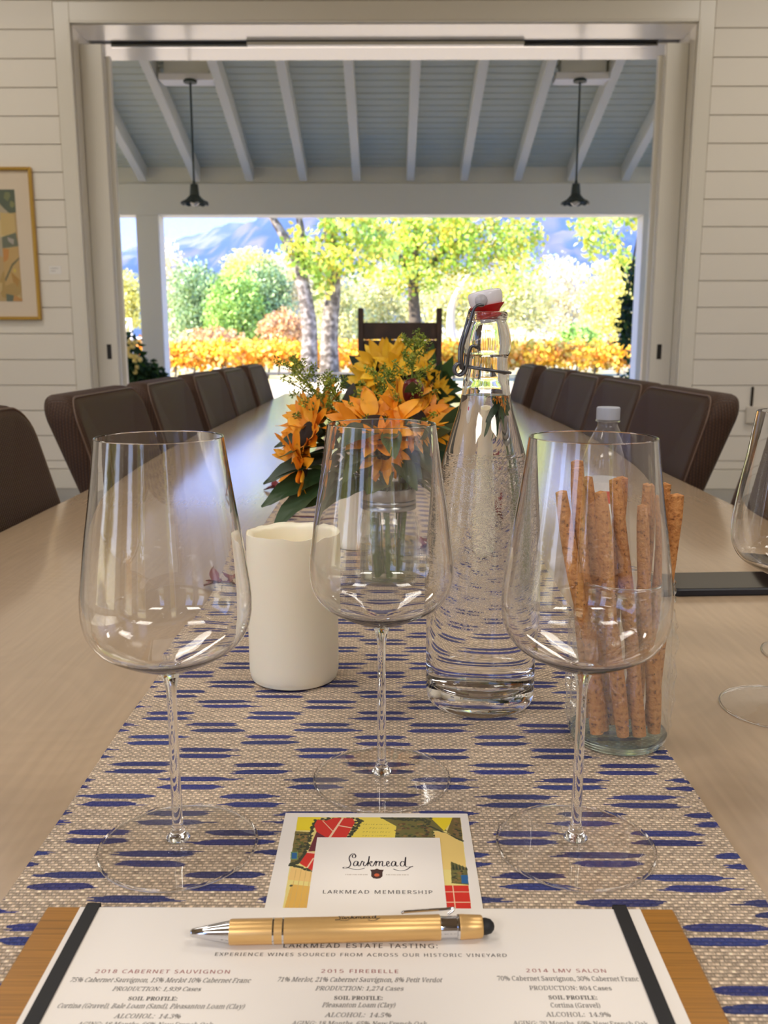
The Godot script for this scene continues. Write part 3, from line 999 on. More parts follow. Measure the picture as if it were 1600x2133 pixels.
	var a3 := wp(960, 760, 40)
	tree("walnut_tree", "pale slanting trunk with sparse lime leaves behind the bottle", "", a3,
		[[[a3 + Vector3(0, -0.25, 0), wp(940, 690, 40), wp(948, 620, 40), wp(1000, 540, 40), wp(1060, 460, 40)], [0.24, 0.2, 0.15, 0.1, 0.06]]], pale, lf,
		[eblob(1010, 600, 90, 30, 39, 1.6, 74), eblob(1090, 560, 60, 40, 39, 1.6, 64)], lime, [1.0, 1.5])
	var a4 := wp(1420, 770, 30)
	tree("walnut_tree", "leafy boughs reaching in from the right edge of the view", "", a4,
		[[[a4 + Vector3(0, -0.25, 0), wp(1420, 600, 30), wp(1400, 480, 30), wp(1330, 440, 30), wp(1250, 430, 30)], [0.26, 0.2, 0.15, 0.09, 0.04]]], bark_dark, lf,
		[eblob(1235, 470, 40, 26, 30, 0.9, 39), eblob(1265, 510, 34, 26, 30, 0.9, 34), eblob(1300, 545, 26, 22, 30, 0.7, 19), eblob(1330, 440, 60, 30, 30, 1.0, 44)], lime)
	# background trees
	var green := [rgb(156, 182, 134), rgb(142, 170, 124), rgb(178, 200, 148), rgb(168, 188, 146)]
	var vivid := [rgb(164, 200, 108), rgb(186, 216, 124), rgb(150, 188, 104)]
	var olive := [rgb(206, 208, 150), rgb(222, 216, 158), rgb(192, 200, 150), rgb(230, 222, 174)]
	var yellow := [rgb(238, 226, 126), rgb(228, 222, 130), rgb(242, 234, 160)]
	var rust := [rgb(224, 180, 134), rgb(212, 162, 128), rgb(232, 196, 144)]
	var cream := [rgb(234, 222, 194), rgb(224, 214, 176), rgb(238, 230, 208)]
	var bg := [
		["round grey-green tree at the left of the vineyard", 410, 640, 62, 92, 78, green, 900], ["vivid green tree in the middle of the left-hand group", 490, 650, 62, 80, 74, vivid, 900],
		["blue-green tree nearest the grey trunks", 555, 640, 56, 90, 76, green, 850], ["tall yellow tree behind the green group", 520, 572, 62, 46, 92, yellow, 620],
		["pale straw-coloured tree behind the leaning trunk", 612, 590, 60, 80, 96, cream, 600], ["rusty orange bush below the green trees", 590, 690, 40, 34, 66, rust, 420],
		["pinkish leafless thicket at the far left", 352, 620, 40, 110, 90, cream, 520], ["yellow-green tree between the grey trunks", 700, 650, 60, 80, 88, olive, 700],
		["straw-green tree behind the wooden chair", 790, 640, 70, 90, 92, olive, 800], ["broad olive tree left of the bottle", 930, 640, 90, 80, 90, olive, 900],
		["grey-olive tree behind the bottle stopper", 1060, 640, 90, 85, 86, olive, 900], ["pale yellow tree right of the bottle", 1170, 625, 70, 90, 94, cream, 700],
		["bright yellow-green tree near the right post", 1280, 630, 70, 90, 84, yellow, 800], ["small grassy green bush above the vines at the right", 1205, 705, 38, 16, 62, vivid, 260],
		["orange-yellow tree seen through the narrow left opening", 262, 630, 34, 60, 80, yellow, 420], ["olive tree beyond the right post", 1400, 620, 70, 90, 88, olive, 500],
		["reddish thicket behind the vines at the left", 440, 712, 60, 16, 64, rust, 300], ["straw thicket behind the vines in the middle", 1000, 715, 260, 18, 70, cream, 700]]
	for b in bg:
		var e := eblob(b[1], b[2], b[3], b[4], b[5], b[3] * b[5] / 1855.0 * 0.8, b[7])
		var foot := wp(b[1], 760, b[5])
		foot.y = -0.2
		tree("background_tree", b[0], "", foot, [[[foot, (foot + e[0]) / 2 + Vector3(0.2, 0, 0), e[0]], [0.22, 0.16, 0.06]]], pale, lf2, [e], b[6], [0.7, 1.25], 0.45)
	# golden trees beside and behind the house, mirrored in the glassware
	for b in [[-13.0, -3.0, "golden tree beyond the left window, out of view"], [-14.0, 3.5, "yellow-green tree beyond the left window, out of view"], [-7.5, 15.0, "golden tree behind the house at the left, out of view"], [-2.5, 16.0, "yellow-green tree behind the house, out of view"], [4.0, 15.0, "golden tree behind the house at the right, out of view"]]:
		var f := Vector3(b[0], -0.2, b[1])
		tree("background_tree", b[2], "", f, [[[f, f + Vector3(0.1, 1.4, 0), f + Vector3(0, 2.6, 0)], [0.2, 0.16, 0.06]]], bark_dark, lf2, [[f + Vector3(0, 2.4, 0), Vector3(2.3, 1.9, 2.0), 420]], [rgb(228, 206, 84), rgb(206, 200, 86), rgb(190, 196, 84)], [0.8, 1.3], 0.45)
	# vine rows, gold in autumn; two more behind the house are mirrored in the glassware
	var gold := [rgb(246, 196, 56), rgb(240, 176, 52), rgb(250, 218, 84), rgb(230, 150, 60), rgb(246, 206, 110)]
	var vl := leaf_cluster(7, 0.16, 0.15, 0.14)
	var rows := [[-31.0, "nearest vine row of gold leaves across the view"], [-34.0, "second vine row of gold leaves from the porch"], [-37.5, "third vine row of gold leaves from the porch"], [-41.0, "farthest vine row of gold leaves from the porch"], [13.0, "vine row of gold leaves behind the house, out of view"], [16.5, "farther vine row behind the house, out of view"]]
	for r in rows:
		var z: float = r[0]
		var t := thing("vine_row", r[1], "vines", Vector3(0, -0.2, z), 0.0, "rows of vines in the vineyard")
		var half := 17.0 if z < 0 else 12.0
		var high := 1.2 if z < -32 else 1.05
		if z > 0: high = 1.7
		var bl := []
		var x := -half
		while x < half:
			bl.append([Vector3(x, high * 0.68, 0), Vector3(0.75, high * 0.36, 0.35), 44 if z < 0 else 40])
			if fposmod(x, 1.6) < 0.8: part(t, "vine_trunk", tubemesh([Vector3(x, 0, 0), Vector3(x + 0.06, high * 0.35, 0.03), Vector3(x, high * 0.6, 0)], [0.045, 0.035, 0.03], 6), bark_dark)
			x += 0.8
		foliage(t, "foliage", vl, bl, gold, [0.8, 1.4], 0.5)
		for k in 7:
			part(t, "stake", tubemesh([Vector3(-half + k * half / 3, 0, 0), Vector3(-half + k * half / 3, high * 1.02, 0)], 0.03, 6), bark_dark)
		part(t, "wire", tubemesh([Vector3(-half, high * 0.62, 0), Vector3(half, high * 0.62, 0)], 0.008, 5), M.wire)
	# thin dark rail beyond the porch
	var q := wp(650, 778, 14)
	var rl := thing("fence_rail", "thin dark horizontal rail beyond the porch", "rail", Vector3(0, -0.12, -14))
	part(rl, "rail", tubemesh([Vector3(-2.1, q.y + 0.12, 0), Vector3(-0.1, q.y + 0.12, 0)], 0.016, 8), mat(rgb(96, 92, 84), 0.6))
	for x in [-2.1, -1.1, -0.1]:
		part(rl, "rail_post", tubemesh([Vector3(x, 0, 0), Vector3(x, q.y + 0.12, 0)], 0.014, 8), mat(rgb(96, 92, 84), 0.6))
	# white gate seen through the narrow opening
	var gt := thing("garden_gate", "white wooden gate with a diagonal brace seen through the left opening", "gate", wp(264, 760, 22) * Vector3(1, 0, 1) + Vector3(0, -0.12, 0))
	var gw := 0.13
	var g1 := wp(264, 663, 22).y + 0.12
	var g0 := wp(264, 712, 22).y + 0.12
	part(gt, "gate_post", boxmesh(Vector3(-gw - 0.045, 0, -0.03), Vector3(-gw, g1, 0.03), 0.004), M.white)
	part(gt, "gate_post", boxmesh(Vector3(gw, 0, -0.03), Vector3(gw + 0.045, g1, 0.03), 0.004), M.white)
	part(gt, "gate_rail", boxmesh(Vector3(-gw, g1 - 0.05, -0.02), Vector3(gw, g1, 0.02), 0.004), M.white)
	part(gt, "gate_rail", boxmesh(Vector3(-gw, g0, -0.02), Vector3(gw, g0 + 0.05, 0.02), 0.004), M.white)
	part(gt, "brace", tubemesh([Vector3(-gw, g0 + 0.04, 0), Vector3(gw, g1 - 0.04, 0)], 0.02, 6), M.white)
	part(gt, "side_rail", boxmesh(Vector3(gw + 0.045, g0 + 0.06, -0.02), Vector3(gw + 0.62, g0 + 0.11, 0.02), 0.004), M.white)
	part(gt, "side_post", boxmesh(Vector3(gw + 0.58, 0, -0.02), Vector3(gw + 0.62, g0 + 0.06, 0.02), 0.004), M.white)
	# citrus in a pot at the left, leafy climber on the right post
	var dk := [rgb(34, 66, 34), rgb(24, 52, 30), rgb(44, 80, 40), rgb(52, 84, 36)]
	var cl := leaf_cluster(6, 0.05, 0.09, 0.04)
	var ct := wp(286, 800, 9.3)
	var c := thing("potted_citrus", "dark green potted citrus with pale yellow fruit by the left post", "plant", Vector3(ct.x, 0, -9.3))
	part(c, "pot", lathemesh(vv([0, 0, 0.17, 0, 0.2, 0.02, 0.25, 0.4, 0.27, 0.4, 0.27, 0.44, 0.24, 0.44, 0.23, 0.38, 0, 0.38]), 32), mat(rgb(120, 84, 64), 0.8))
	part(c, "stem", tubemesh([Vector3(0, 0.36, 0), Vector3(0.02, 0.6, 0), Vector3(0, 0.9, 0.02)], [0.025, 0.02, 0.01], 8), bark_dark)
	foliage(c, "foliage", cl, [[Vector3(-0.02, 0.62, 0), Vector3(0.26, 0.24, 0.24), 300], [Vector3(-0.06, 0.92, 0), Vector3(0.1, 0.2, 0.1), 60], [Vector3(0.16, 0.6, 0), Vector3(0.14, 0.14, 0.14), 60]], dk, [0.8, 1.2])
	var fr := lathemesh(vv([0, -0.028, 0.014, -0.024, 0.024, -0.01, 0.025, 0.004, 0.016, 0.022, 0, 0.03]), 14)
	var fm2 := mat(rgb(232, 206, 116), 0.5)
	for p in [[270, 712], [281, 713], [266, 726], [276, 722], [265, 734], [271, 741], [277, 742], [284, 743], [281, 752], [292, 749], [286, 765], [282, 775]]:
		var w := wp(p[0], p[1], 9.1)
		part(c, "fruit", fr, fm2, Transform3D(Basis.from_euler(Vector3(rng.randf(), rng.randf() * 6, rng.randf())), w - c.position))
	var cp := thing("climbing_vine", "dark leafy climber hanging beside the right porch post", "plant", Vector3(2.83, 0, -10.75))
	part(cp, "stem", tubemesh(curve([Vector3(0, -0.12, 0), Vector3(0.05, 0.8, 0), Vector3(-0.04, 1.5, 0), Vector3(0.05, 2.3, 0)], 4), 0.012, 6), bark_dark)
	foliage(cp, "foliage", cl, [[Vector3(-0.03, 1.25, 0), Vector3(0.07, 0.28, 0.1), 46], [Vector3(0.02, 1.75, 0), Vector3(0.04, 0.22, 0.08), 14], [Vector3(0.06, 0.6, 0), Vector3(0.06, 0.4, 0.1), 20]], dk, [0.9, 1.4])

# ---------------------------------------------------------------- table and chairs
func table() -> void:
	var t := thing("dining_table", "very long pale tan wooden table running to the doorway", "table", Vector3(0.009, 0, -2.46))
	var b := MB.new()
	b.box(Vector3(-0.596, TT - 0.05, -2.55), Vector3(0.596, TT, 2.55), 0.004)
	part(t, "tabletop", b.done(), M.table)
	part(t, "apron", boxmesh(Vector3(-0.5, TT - 0.14, -2.4), Vector3(-0.46, TT - 0.05, 2.4), 0.003), M.table_leg)
	part(t, "apron", boxmesh(Vector3(0.46, TT - 0.14, -2.4), Vector3(0.5, TT - 0.05, 2.4), 0.003), M.table_leg)
	for z in [-2.3, 0.0, 2.3]:
		for x in [-0.44, 0.44]:
			part(t, "leg", boxmesh(Vector3(x - 0.04, 0, z - 0.05), Vector3(x + 0.04, TT - 0.05, z + 0.05), 0.006), M.table_leg)
func rounded(hx: float, y0: float, y1: float, r: float, rb: float, taper: float) -> Array:
	var o := []
	for q in [[1, 1], [-1, 1], [-1, -1], [1, -1]]:
		var rr := r if q[1] > 0 else rb
		var top := 1.0 if q[1] > 0 else 1.0 - taper
		var c := Vector2(q[0] * (hx * top - rr), (y1 - rr) if q[1] > 0 else (y0 + rb))
		var a0: float = {11: 0.0, -9: 90.0, -11: 180.0, 9: 270.0}[q[0] * 10 + q[1]]
		for k in 7:
			var a := deg_to_rad(a0 + 15.0 * k)
			o.append(c + Vector2(cos(a), sin(a)) * rr)
	return o
func make_chair() -> Dictionary:
	var out := {}
	var lean := 0.28
	var bend := func(x: float, y: float, z: float) -> Vector3:
		var fat := 0.03 + 0.046 * smoothstep(0.66, 0.9, y)   # the back thickens into a roll at the top
		return Vector3(x, y, -0.257 - lean * (y - 0.75) - 0.018 * (1.0 - pow(x / 0.25, 2.0)) - z / 0.076 * fat)
	var ol := rounded(0.252, 0.42, 0.924, 0.055, 0.02, 0.04)
	ol.append(ol[0])
	var mid := Vector2(0, 0.67)
	var thick := 0.076
	var rr := 0.03
	var rows := []
	for f in [0.0, 0.35, 0.7]:
		var row := []
		for p in ol: row.append(bend.call(lerpf(mid.x, p.x, f), lerpf(mid.y, p.y, f), 0.0))
		rows.append(row)
	for e in 2:
		for k in 6:
			var a := PI / 2 * k / 5
			var inset: float = rr * (1.0 - (sin(a) if e == 0 else cos(a)))
			var z: float = rr * (1.0 - cos(a)) if e == 0 else thick - rr + rr * sin(a)
			var row := []
			for p in ol:
				var q: Vector2 = p - (p - mid).normalized() * inset
				row.append(bend.call(q.x, q.y, z))
			rows.append(row)
	for f in [0.7, 0.35, 0.0]:
		var row := []
		for p in ol: row.append(bend.call(lerpf(mid.x, p.x, f), lerpf(mid.y, p.y, f), thick))
		rows.append(row)
	var b := MB.new()
	b.sheet(rows, 1.0, true)
	out.backrest = b.done()
	# piping along the front edge of the back
	var path := []
	for p in ol:
		var q: Vector2 = p - (p - mid).normalized() * 0.0075
		path.append(bend.call(q.x, q.y, 0.0085))
	var s := MB.new()
	s.tube(path, 0.0022, 6, false)
	out.piping = s.done()
	out.seat = boxmesh(Vector3(-0.24, 0.36, -0.2), Vector3(0.24, 0.47, 0.2), 0.03)
	out.leg = boxmesh(Vector3(-0.022, 0, -0.022), Vector3(0.022, 0.37, 0.022), 0.004)
	return out
func chairs() -> void:
	var parts := make_chair()
	var spots := []
	var ln := ["nearest the camera, cut by the frame", "second from the camera", "third from the camera", "fourth from the camera", "fifth from the camera", "farthest from the camera"]
	var lz := [-1.35, -2.055, -2.625, -3.21, -3.755, -4.37]
	var rz := [-1.335, -2.09, -2.602, -3.112, -3.64, -4.39]
	for k in 6:
		spots.append([-0.335, lz[k], PI / 2, "brown woven chair on the left of the table, " + ln[k], "left"])
		spots.append([0.352, rz[k], -PI / 2, "brown woven chair on the right of the table, " + ln[k], "right"])
	for s in spots:
		var t := thing("woven_chair", s[3], "chair", Vector3(s[0], 0, s[1]), s[2] + rng.randf_range(-0.02, 0.02), "brown woven chairs along the table")
		part(t, "backrest", parts.backrest, M.wicker)
		part(t, "piping", parts.piping, M.piping)
		part(t, "seat", parts.seat, M.wicker)
		for q in [[-0.2, -0.2], [0.2, -0.2], [-0.2, 0.17], [0.2, 0.17]]:
			part(t, "leg", parts.leg, M.chair_leg, Transform3D(Basis(), Vector3(q[0], 0, q[1])))
	# ladder-back chair at the far end
	var e := thing("ladder_back_chair", "tall dark wooden ladder-back chair at the far end of the table", "chair", Vector3(0.06, 0, -5.35))
	for s: float in [-1.0, 1.0]:
		part(e, "back_post", boxmesh(Vector3(s * 0.23 - 0.017, 0, -0.018), Vector3(s * 0.23 + 0.017, 1.227, 0.018), 0.004), M.dark_wood)
		part(e, "leg", boxmesh(Vector3(s * 0.22 - 0.017, 0, 0.38), Vector3(s * 0.22 + 0.017, 0.44, 0.415), 0.004), M.dark_wood)
	for y in [[1.046, 1.144], [0.941, 1.043], [0.78, 0.879], [0.62, 0.72]]:
		part(e, "slat", boxmesh(Vector3(-0.2131, y[0], -0.009), Vector3(0.2131, y[1], 0.009), 0.003), M.dark_wood)
	part(e, "seat", boxmesh(Vector3(-0.24, 0.44, 0.02), Vector3(0.24, 0.475, 0.43), 0.008), M.dark_wood)

# ---------------------------------------------------------------- runner, menu board, card, pen
func ribbon(lines: Array, w: float) -> ArrayMesh:   # flat strokes in the (x, z) plane
	var b := MB.new()
	for l in lines:
		var p := curve(l, 5)
		var s := b.v.size()
		for k in p.size():
			var d: Vector2 = (p[mini(k + 1, p.size() - 1)] - p[maxi(0, k - 1)]).normalized()
			var ww := w * (0.45 + 0.75 * absf(d.y))
			if k == 0 or k == p.size() - 1: ww *= 0.4
			var o := Vector2(-d.y, d.x) * ww / 2
			b.vert(Vector3(p[k].x + o.x, 0, p[k].y + o.y), Vector3.UP)
			b.vert(Vector3(p[k].x - o.x, 0, p[k].y - o.y), Vector3.UP)
		for k in p.size() - 1:
			b.tri(s + k * 2, s + k * 2 + 1, s + k * 2 + 3)
			b.tri(s + k * 2, s + k * 2 + 3, s + k * 2 + 2)
	return b.done()
func script_lines() -> Array:
	return [
		vv([330, 258, 295, 248, 288, 210, 318, 190, 345, 205, 348, 235, 330, 258]), vv([347, 215, 325, 182, 290, 178, 248, 208, 230, 258, 244, 310, 264, 350, 262, 392, 235, 425, 190, 446, 140, 446, 134, 432, 180, 426, 240, 440, 310, 460, 390, 470, 460, 462, 530, 440]),
		vv([398, 335, 362, 313, 326, 345, 320, 385, 346, 406, 380, 385, 402, 325, 400, 385, 416, 406, 440, 395, 466, 330, 476, 312, 484, 330, 512, 330, 502, 370, 516, 402, 545, 395, 590, 320, 604, 224, 597, 300, 580, 406]),
		vv([583, 375, 640, 318, 658, 335, 622, 356, 600, 362]), vv([618, 360, 640, 400, 668, 406, 690, 390, 720, 325, 738, 318, 730, 406]), vv([735, 352, 776, 316, 797, 330, 790, 406]),
		vv([795, 352, 836, 316, 857, 330, 850, 390, 870, 406, 900, 395, 945, 372, 976, 345, 960, 316, 935, 335, 930, 380, 955, 408, 1000, 394]),
		vv([1098, 335, 1062, 313, 1026, 345, 1020, 385, 1046, 406, 1080, 385, 1102, 325, 1100, 385, 1116, 406, 1150, 395]),
		vv([1262, 335, 1218, 316, 1186, 355, 1190, 395, 1226, 406, 1262, 375, 1287, 234, 1276, 380, 1292, 410, 1330, 420, 1370, 415, 1420, 404]), vv([1420, 406, 1362, 425, 1300, 465, 1220, 485, 1130, 480, 1050, 455])]
func script_mesh(sx: float, sz: float, w: float) -> ArrayMesh:
	var o := []
	for l in script_lines():
		var q := []
		for p in l: q.append(Vector2((p.x - 775.0) * sx, (p.y - 410.0) * sz))
		o.append(q)
	return ribbon(o, w)
func lettering(parent: Node3D, txt: String, x0: float, x1: float, z: float, cap: float, y: float, style: String, m: Material) -> void:
	var tm := TextMesh.new()
	var f := SystemFont.new()
	f.font_names = PackedStringArray(["Droid Sans"] if style == "s" else ["Droid Serif"])
	if style == "b": f.font_weight = 700
	tm.font = f
	tm.font_size = 32
	tm.depth = 0.0
	tm.pixel_size = 0.01
	tm.curve_step = 4.0
	tm.text = txt
	if style == "s":
		var sp := FontVariation.new()
		sp.base_font = f
		sp.spacing_glyph = 3
		sp.spacing_space = 5
		tm.font = sp
	tm.horizontal_alignment = HORIZONTAL_ALIGNMENT_CENTER
	var bb := tm.get_aabb()
	var sx := (x1 - x0) / bb.size.x
	var caph := 0.229   # cap height of the face at this size
	var sy := cap / caph
	var shear := 0.26 if style == "i" else 0.0
	# mesh x -> world x, mesh y -> world -z (sheared for italics)
	var b := Basis(Vector3(sx, 0, 0), Vector3(shear * sy, 0, -sy), Vector3(0, 0.001, 0))
	var base := bb.position.y + (0.0 if style == "s" else 0.0)
	var mid := bb.position.x + bb.size.x / 2
	var desc := 0.0
	for ch in ["g", "p", "y", ",", "(", ")", "Q"]:
		if txt.contains(ch): desc = maxf(desc, 0.03 if ch == "," else 0.07)
	part(parent, "lettering", tm, m, Transform3D(b, Vector3((x0 + x1) / 2 - mid * sx, y, z) + b * Vector3(0, -(base + desc), 0)))
func runner_and_menu() -> void:
	# the runner: a thin cloth with a slightly wandering edge
	var rn := thing("table_runner", "natural woven runner with rows of blue dashes down the table", "runner", Vector3(0, TT, 0))
	var b := MB.new()
	var uv2 := PackedVector2Array()
	var f := FastNoiseLite.new()
	f.seed = 4
	f.frequency = 1.0
	var nz := 120
	var rows := []
	for k in nz + 1:
		var z := lerpf(0.06, -4.6, float(k) / nz)
		var e0 := -0.1965 + 0.002 * f.get_noise_2d(z * 3.0, 0)
		var e1 := 0.1925 + 0.002 * f.get_noise_2d(z * 3.0, 9)
		var row := [Vector3(e0 - 0.0006, 0.0, z), Vector3(e0, 0.0014, z)]
		for q in range(1, 9):
			row.append(Vector3(lerpf(e0, e1, q / 9.0), 0.0016 + 0.0004 * f.get_noise_2d(q * 2.0, z * 6.0), z))
		row.append(Vector3(e1, 0.0014, z))
		row.append(Vector3(e1 + 0.0006, 0.0, z))
		rows.append(row)
	b.sheet(rows, 1.0)
	for k in b.v.size():
		if b.n[k].y < 0: b.n[k] = -b.n[k]
		b.t[k] = Vector2(b.v[k].x, b.v[k].z)
		uv2.append(Vector2((b.v[k].x + 0.1965) / 0.388, (b.v[k].z + 0.598 + 0.005) / 0.2538))
	var ar := []
	ar.resize(Mesh.ARRAY_MAX)
	ar[Mesh.ARRAY_VERTEX] = b.v
	ar[Mesh.ARRAY_NORMAL] = b.n
	ar[Mesh.ARRAY_TEX_UV] = b.t
	ar[Mesh.ARRAY_TEX_UV2] = uv2
	ar[Mesh.ARRAY_INDEX] = b.i
	var cloth := ArrayMesh.new()
	cloth.add_surface_from_arrays(Mesh.PRIMITIVE_TRIANGLES, ar)
	part(rn, "cloth", cloth, M.linen)
	# bamboo board, elastic bands and the menu sheet
	var y := TT + 0.002
	var bd := thing("menu_board", "bamboo menu board with black elastic bands in the foreground", "board", Vector3(-0.0145, y, -0.28))
	part(bd, "board", boxmesh(Vector3(-0.1535, 0, -0.1125), Vector3(0.1535, 0.006, 0.1125), 0.001), M.bamboo)
	for x in [-0.1305, 0.1272]:
		var lp := MB.new()
		lp.box(Vector3(x - 0.0034, 0.0066, -0.1135), Vector3(x + 0.0034, 0.0073, 0.1135), 0.0002)
		lp.box(Vector3(x - 0.0034, 0.0, -0.1135), Vector3(x + 0.0034, 0.0073, -0.1127), 0.0002)
		lp.box(Vector3(x - 0.0034, 0.0, 0.1127), Vector3(x + 0.0034, 0.0073, 0.1135), 0.0002)
		part(bd, "elastic_band", lp.done(), M.black)
	var pp := thing("menu_sheet", "white printed tasting menu sheet held on the bamboo board", "paper", Vector3(0, y + 0.0061, 0))
	var paper := mat(rgb(240, 233, 224), 0.75)
	part(pp, "sheet", boxmesh(Vector3(-0.1512, 0, -0.391), Vector3(0.1225, 0.0004, -0.172)), paper)
	var ink := mat(rgb(52, 46, 44), 0.8)
	var red := mat(rgb(150, 62, 62), 0.8)
	for l in MENU:
		lettering(pp, l[0], l[1], l[2], l[3], l[4], 0.0005, l[5], ink if l[6] == "k" else red)
	# membership card
	var cd := thing("membership_card", "folded card with a coloured vineyard map and a script name", "card", Vector3(0, TT + 0.0018, 0))
	part(cd, "card", boxmesh(Vector3(-0.0622, 0, -0.4905), Vector3(0.0469, 0.0008, -0.394)), paper)
	var art := card_art()
	var am := mat(Color(1, 1, 1), 0.55)
	am.albedo_texture = tex(art)
	var pm := MB.new()
	pm.flat([Vector3(-0.0618, 0.0009, -0.4905), Vector3(0.0465, 0.0009, -0.4905), Vector3(0.0465, 0.0009, -0.394), Vector3(-0.0618, 0.0009, -0.394)], Vector3.UP, [Vector2(0, 0), Vector2(1, 0), Vector2(1, 1), Vector2(0, 1)])
	part(cd, "map_print", pm.done(), am)
	part(cd, "panel", boxmesh(Vector3(-0.0410, 0.0009, -0.4632), Vector3(0.0288, 0.0013, -0.394)), paper)
	part(cd, "script_name", script_mesh(2.92e-5, 5.15e-5, 0.00052), mat(rgb(40, 32, 44), 0.6), Transform3D(Basis(), Vector3(-0.0059, 0.0014, -0.4347)))
	lettering(cd, "LARKMEAD MEMBERSHIP", -0.0339, 0.0222, -0.4105, 0.0028, 0.0014, "s", ink)
	var sh := MB.new()
	sh.slab(PackedVector2Array(vv([-0.0036, -0.0042, -0.0014, -0.0043, 0, -0.0052, 0.0014, -0.0043, 0.0036, -0.0042, 0.003, -0.0022, 0.003, 0.0016, 0.0018, 0.0034, 0, 0.0039, -0.0018, 0.0034, -0.003, 0.0016, -0.003, -0.0022])), 0.0, 0.0001)
	var em := part(cd, "emblem", sh.done(), mat(rgb(66, 36, 30), 0.6), Transform3D(Basis(), Vector3(-0.0065, 0.0013, -0.4274)))
	var cr := MB.new()
	var ring := PackedVector2Array()
	for k in 20: ring.append(Vector2(cos(TAU * k / 20), sin(TAU * k / 20)) * 0.0014 + Vector2(0, 0.0007))
	cr.slab(ring, 0.0001, 0.00016)
	part(em, "emblem_disc", cr.done(), mat(rgb(206, 92, 50), 0.6))
	var faint := mat(rgb(206, 196, 184), 0.8)
	for k in 26:   # a line of small print too faint to read, either side of the emblem
		var x := -0.0232 + k * 0.00094 + (0.0093 if k > 12 else 0.0)
		part(cd, "faint_print", boxmesh(Vector3(x, 0.0013, -0.4276), Vector3(x + 0.0005 + 0.0002 * (k % 3), 0.00136, -0.4267)), faint)
	# pen
	var p0 := Vector3(-0.0912, TT + 0.0085 + 0.0057, -0.3641)
	var p1 := Vector3(0.0484, TT + 0.0085 + 0.0057, -0.3698)
	var pen := thing("stylus_pen", "gold ballpoint pen with chrome tip and black stylus end on the menu", "pen", p0, 0.0)
	pen.basis = Basis(Vector3.UP, atan2(-(p1.z - p0.z), p1.x - p0.x))
	var lay := Transform3D(Basis(Vector3(0, -1, 0), Vector3(1, 0, 0), Vector3(0, 0, 1)), Vector3.ZERO)   # lathe axis y -> x
	var gold := mat(rgb(222, 180, 116), 0.34, 0.55)
	part(pen, "tip", lathemesh(vv([0, 0, 0.0013, 0.0002, 0.0018, 0.001, 0.0033, 0.009, 0.005, 0.0182, 0, 0.0182]), 40), M.chrome, lay)
	part(pen, "barrel", lathemesh(vv([0, 0.0182, 0.0054, 0.0182, 0.0056, 0.019, 0.0056, 0.1145, 0.0053, 0.115, 0, 0.115]), 48), gold, lay)
	for x in [0.0382, 0.0427]:
		part(pen, "ring", lathemesh(vv([0.0055, x - 0.0005, 0.00575, x - 0.0004, 0.00575, x + 0.0004, 0.0055, x + 0.0005]), 48), M.chrome, lay)
	part(pen, "collar", lathemesh(vv([0, 0.115, 0.0050, 0.115, 0.0048, 0.117, 0.0048, 0.1225, 0.0054, 0.1228, 0.0055, 0.1238, 0, 0.1238]), 48), M.chrome, lay)
	part(pen, "cap", lathemesh(vv([0, 0.1238, 0.0053, 0.1238, 0.0055, 0.1245, 0.005, 0.1338, 0.0046, 0.1345, 0, 0.1345]), 48), gold, lay)
	part(pen, "stylus_tip", lathemesh(vv([0, 0.1345, 0.0036, 0.1345, 0.0037, 0.136, 0.0031, 0.1384, 0.0016, 0.1398, 0, 0.1402]), 32), M.black, lay)
	var clip := MB.new()
	var cp := [Vector3(0.119, 0.0035, -0.0045), Vector3(0.122, 0.0052, -0.0062), Vector3(0.117, 0.0046, -0.0068), Vector3(0.1, 0.0038, -0.0066), Vector3(0.0975, 0.0036, -0.006)]
	clip.tube(curve(cp, 4), 0.0007, 8, true, true)
	part(pen, "clip", clip.done(), M.chrome)
	# script name printed along the upper side of the barrel
	var sm := script_mesh(0.000016, 0.0000165, 0.0004)
	var arr := sm.surface_get_arrays(0)
	var vs: PackedVector3Array = arr[Mesh.ARRAY_VERTEX]
	var ns: PackedVector3Array = arr[Mesh.ARRAY_NORMAL]
	for k in vs.size():
		var an := 0.12 - (vs[k].z + 0.001) / 0.00563   # wraps round the barrel, starting from its far upper side
		var o := Vector3(0, sin(PI / 2 - (-an)) , -sin(an))
		o = Vector3(0, cos(an), -sin(an))
		vs[k] = Vector3(vs[k].x + 0.077, o.y * 0.00568, o.z * 0.00568)
		ns[k] = o
	arr[Mesh.ARRAY_VERTEX] = vs
	arr[Mesh.ARRAY_NORMAL] = ns
	var am2 := ArrayMesh.new()
	am2.add_surface_from_arrays(Mesh.PRIMITIVE_TRIANGLES, arr)
	part(pen, "script_name", am2, mat(rgb(52, 40, 30), 0.6))
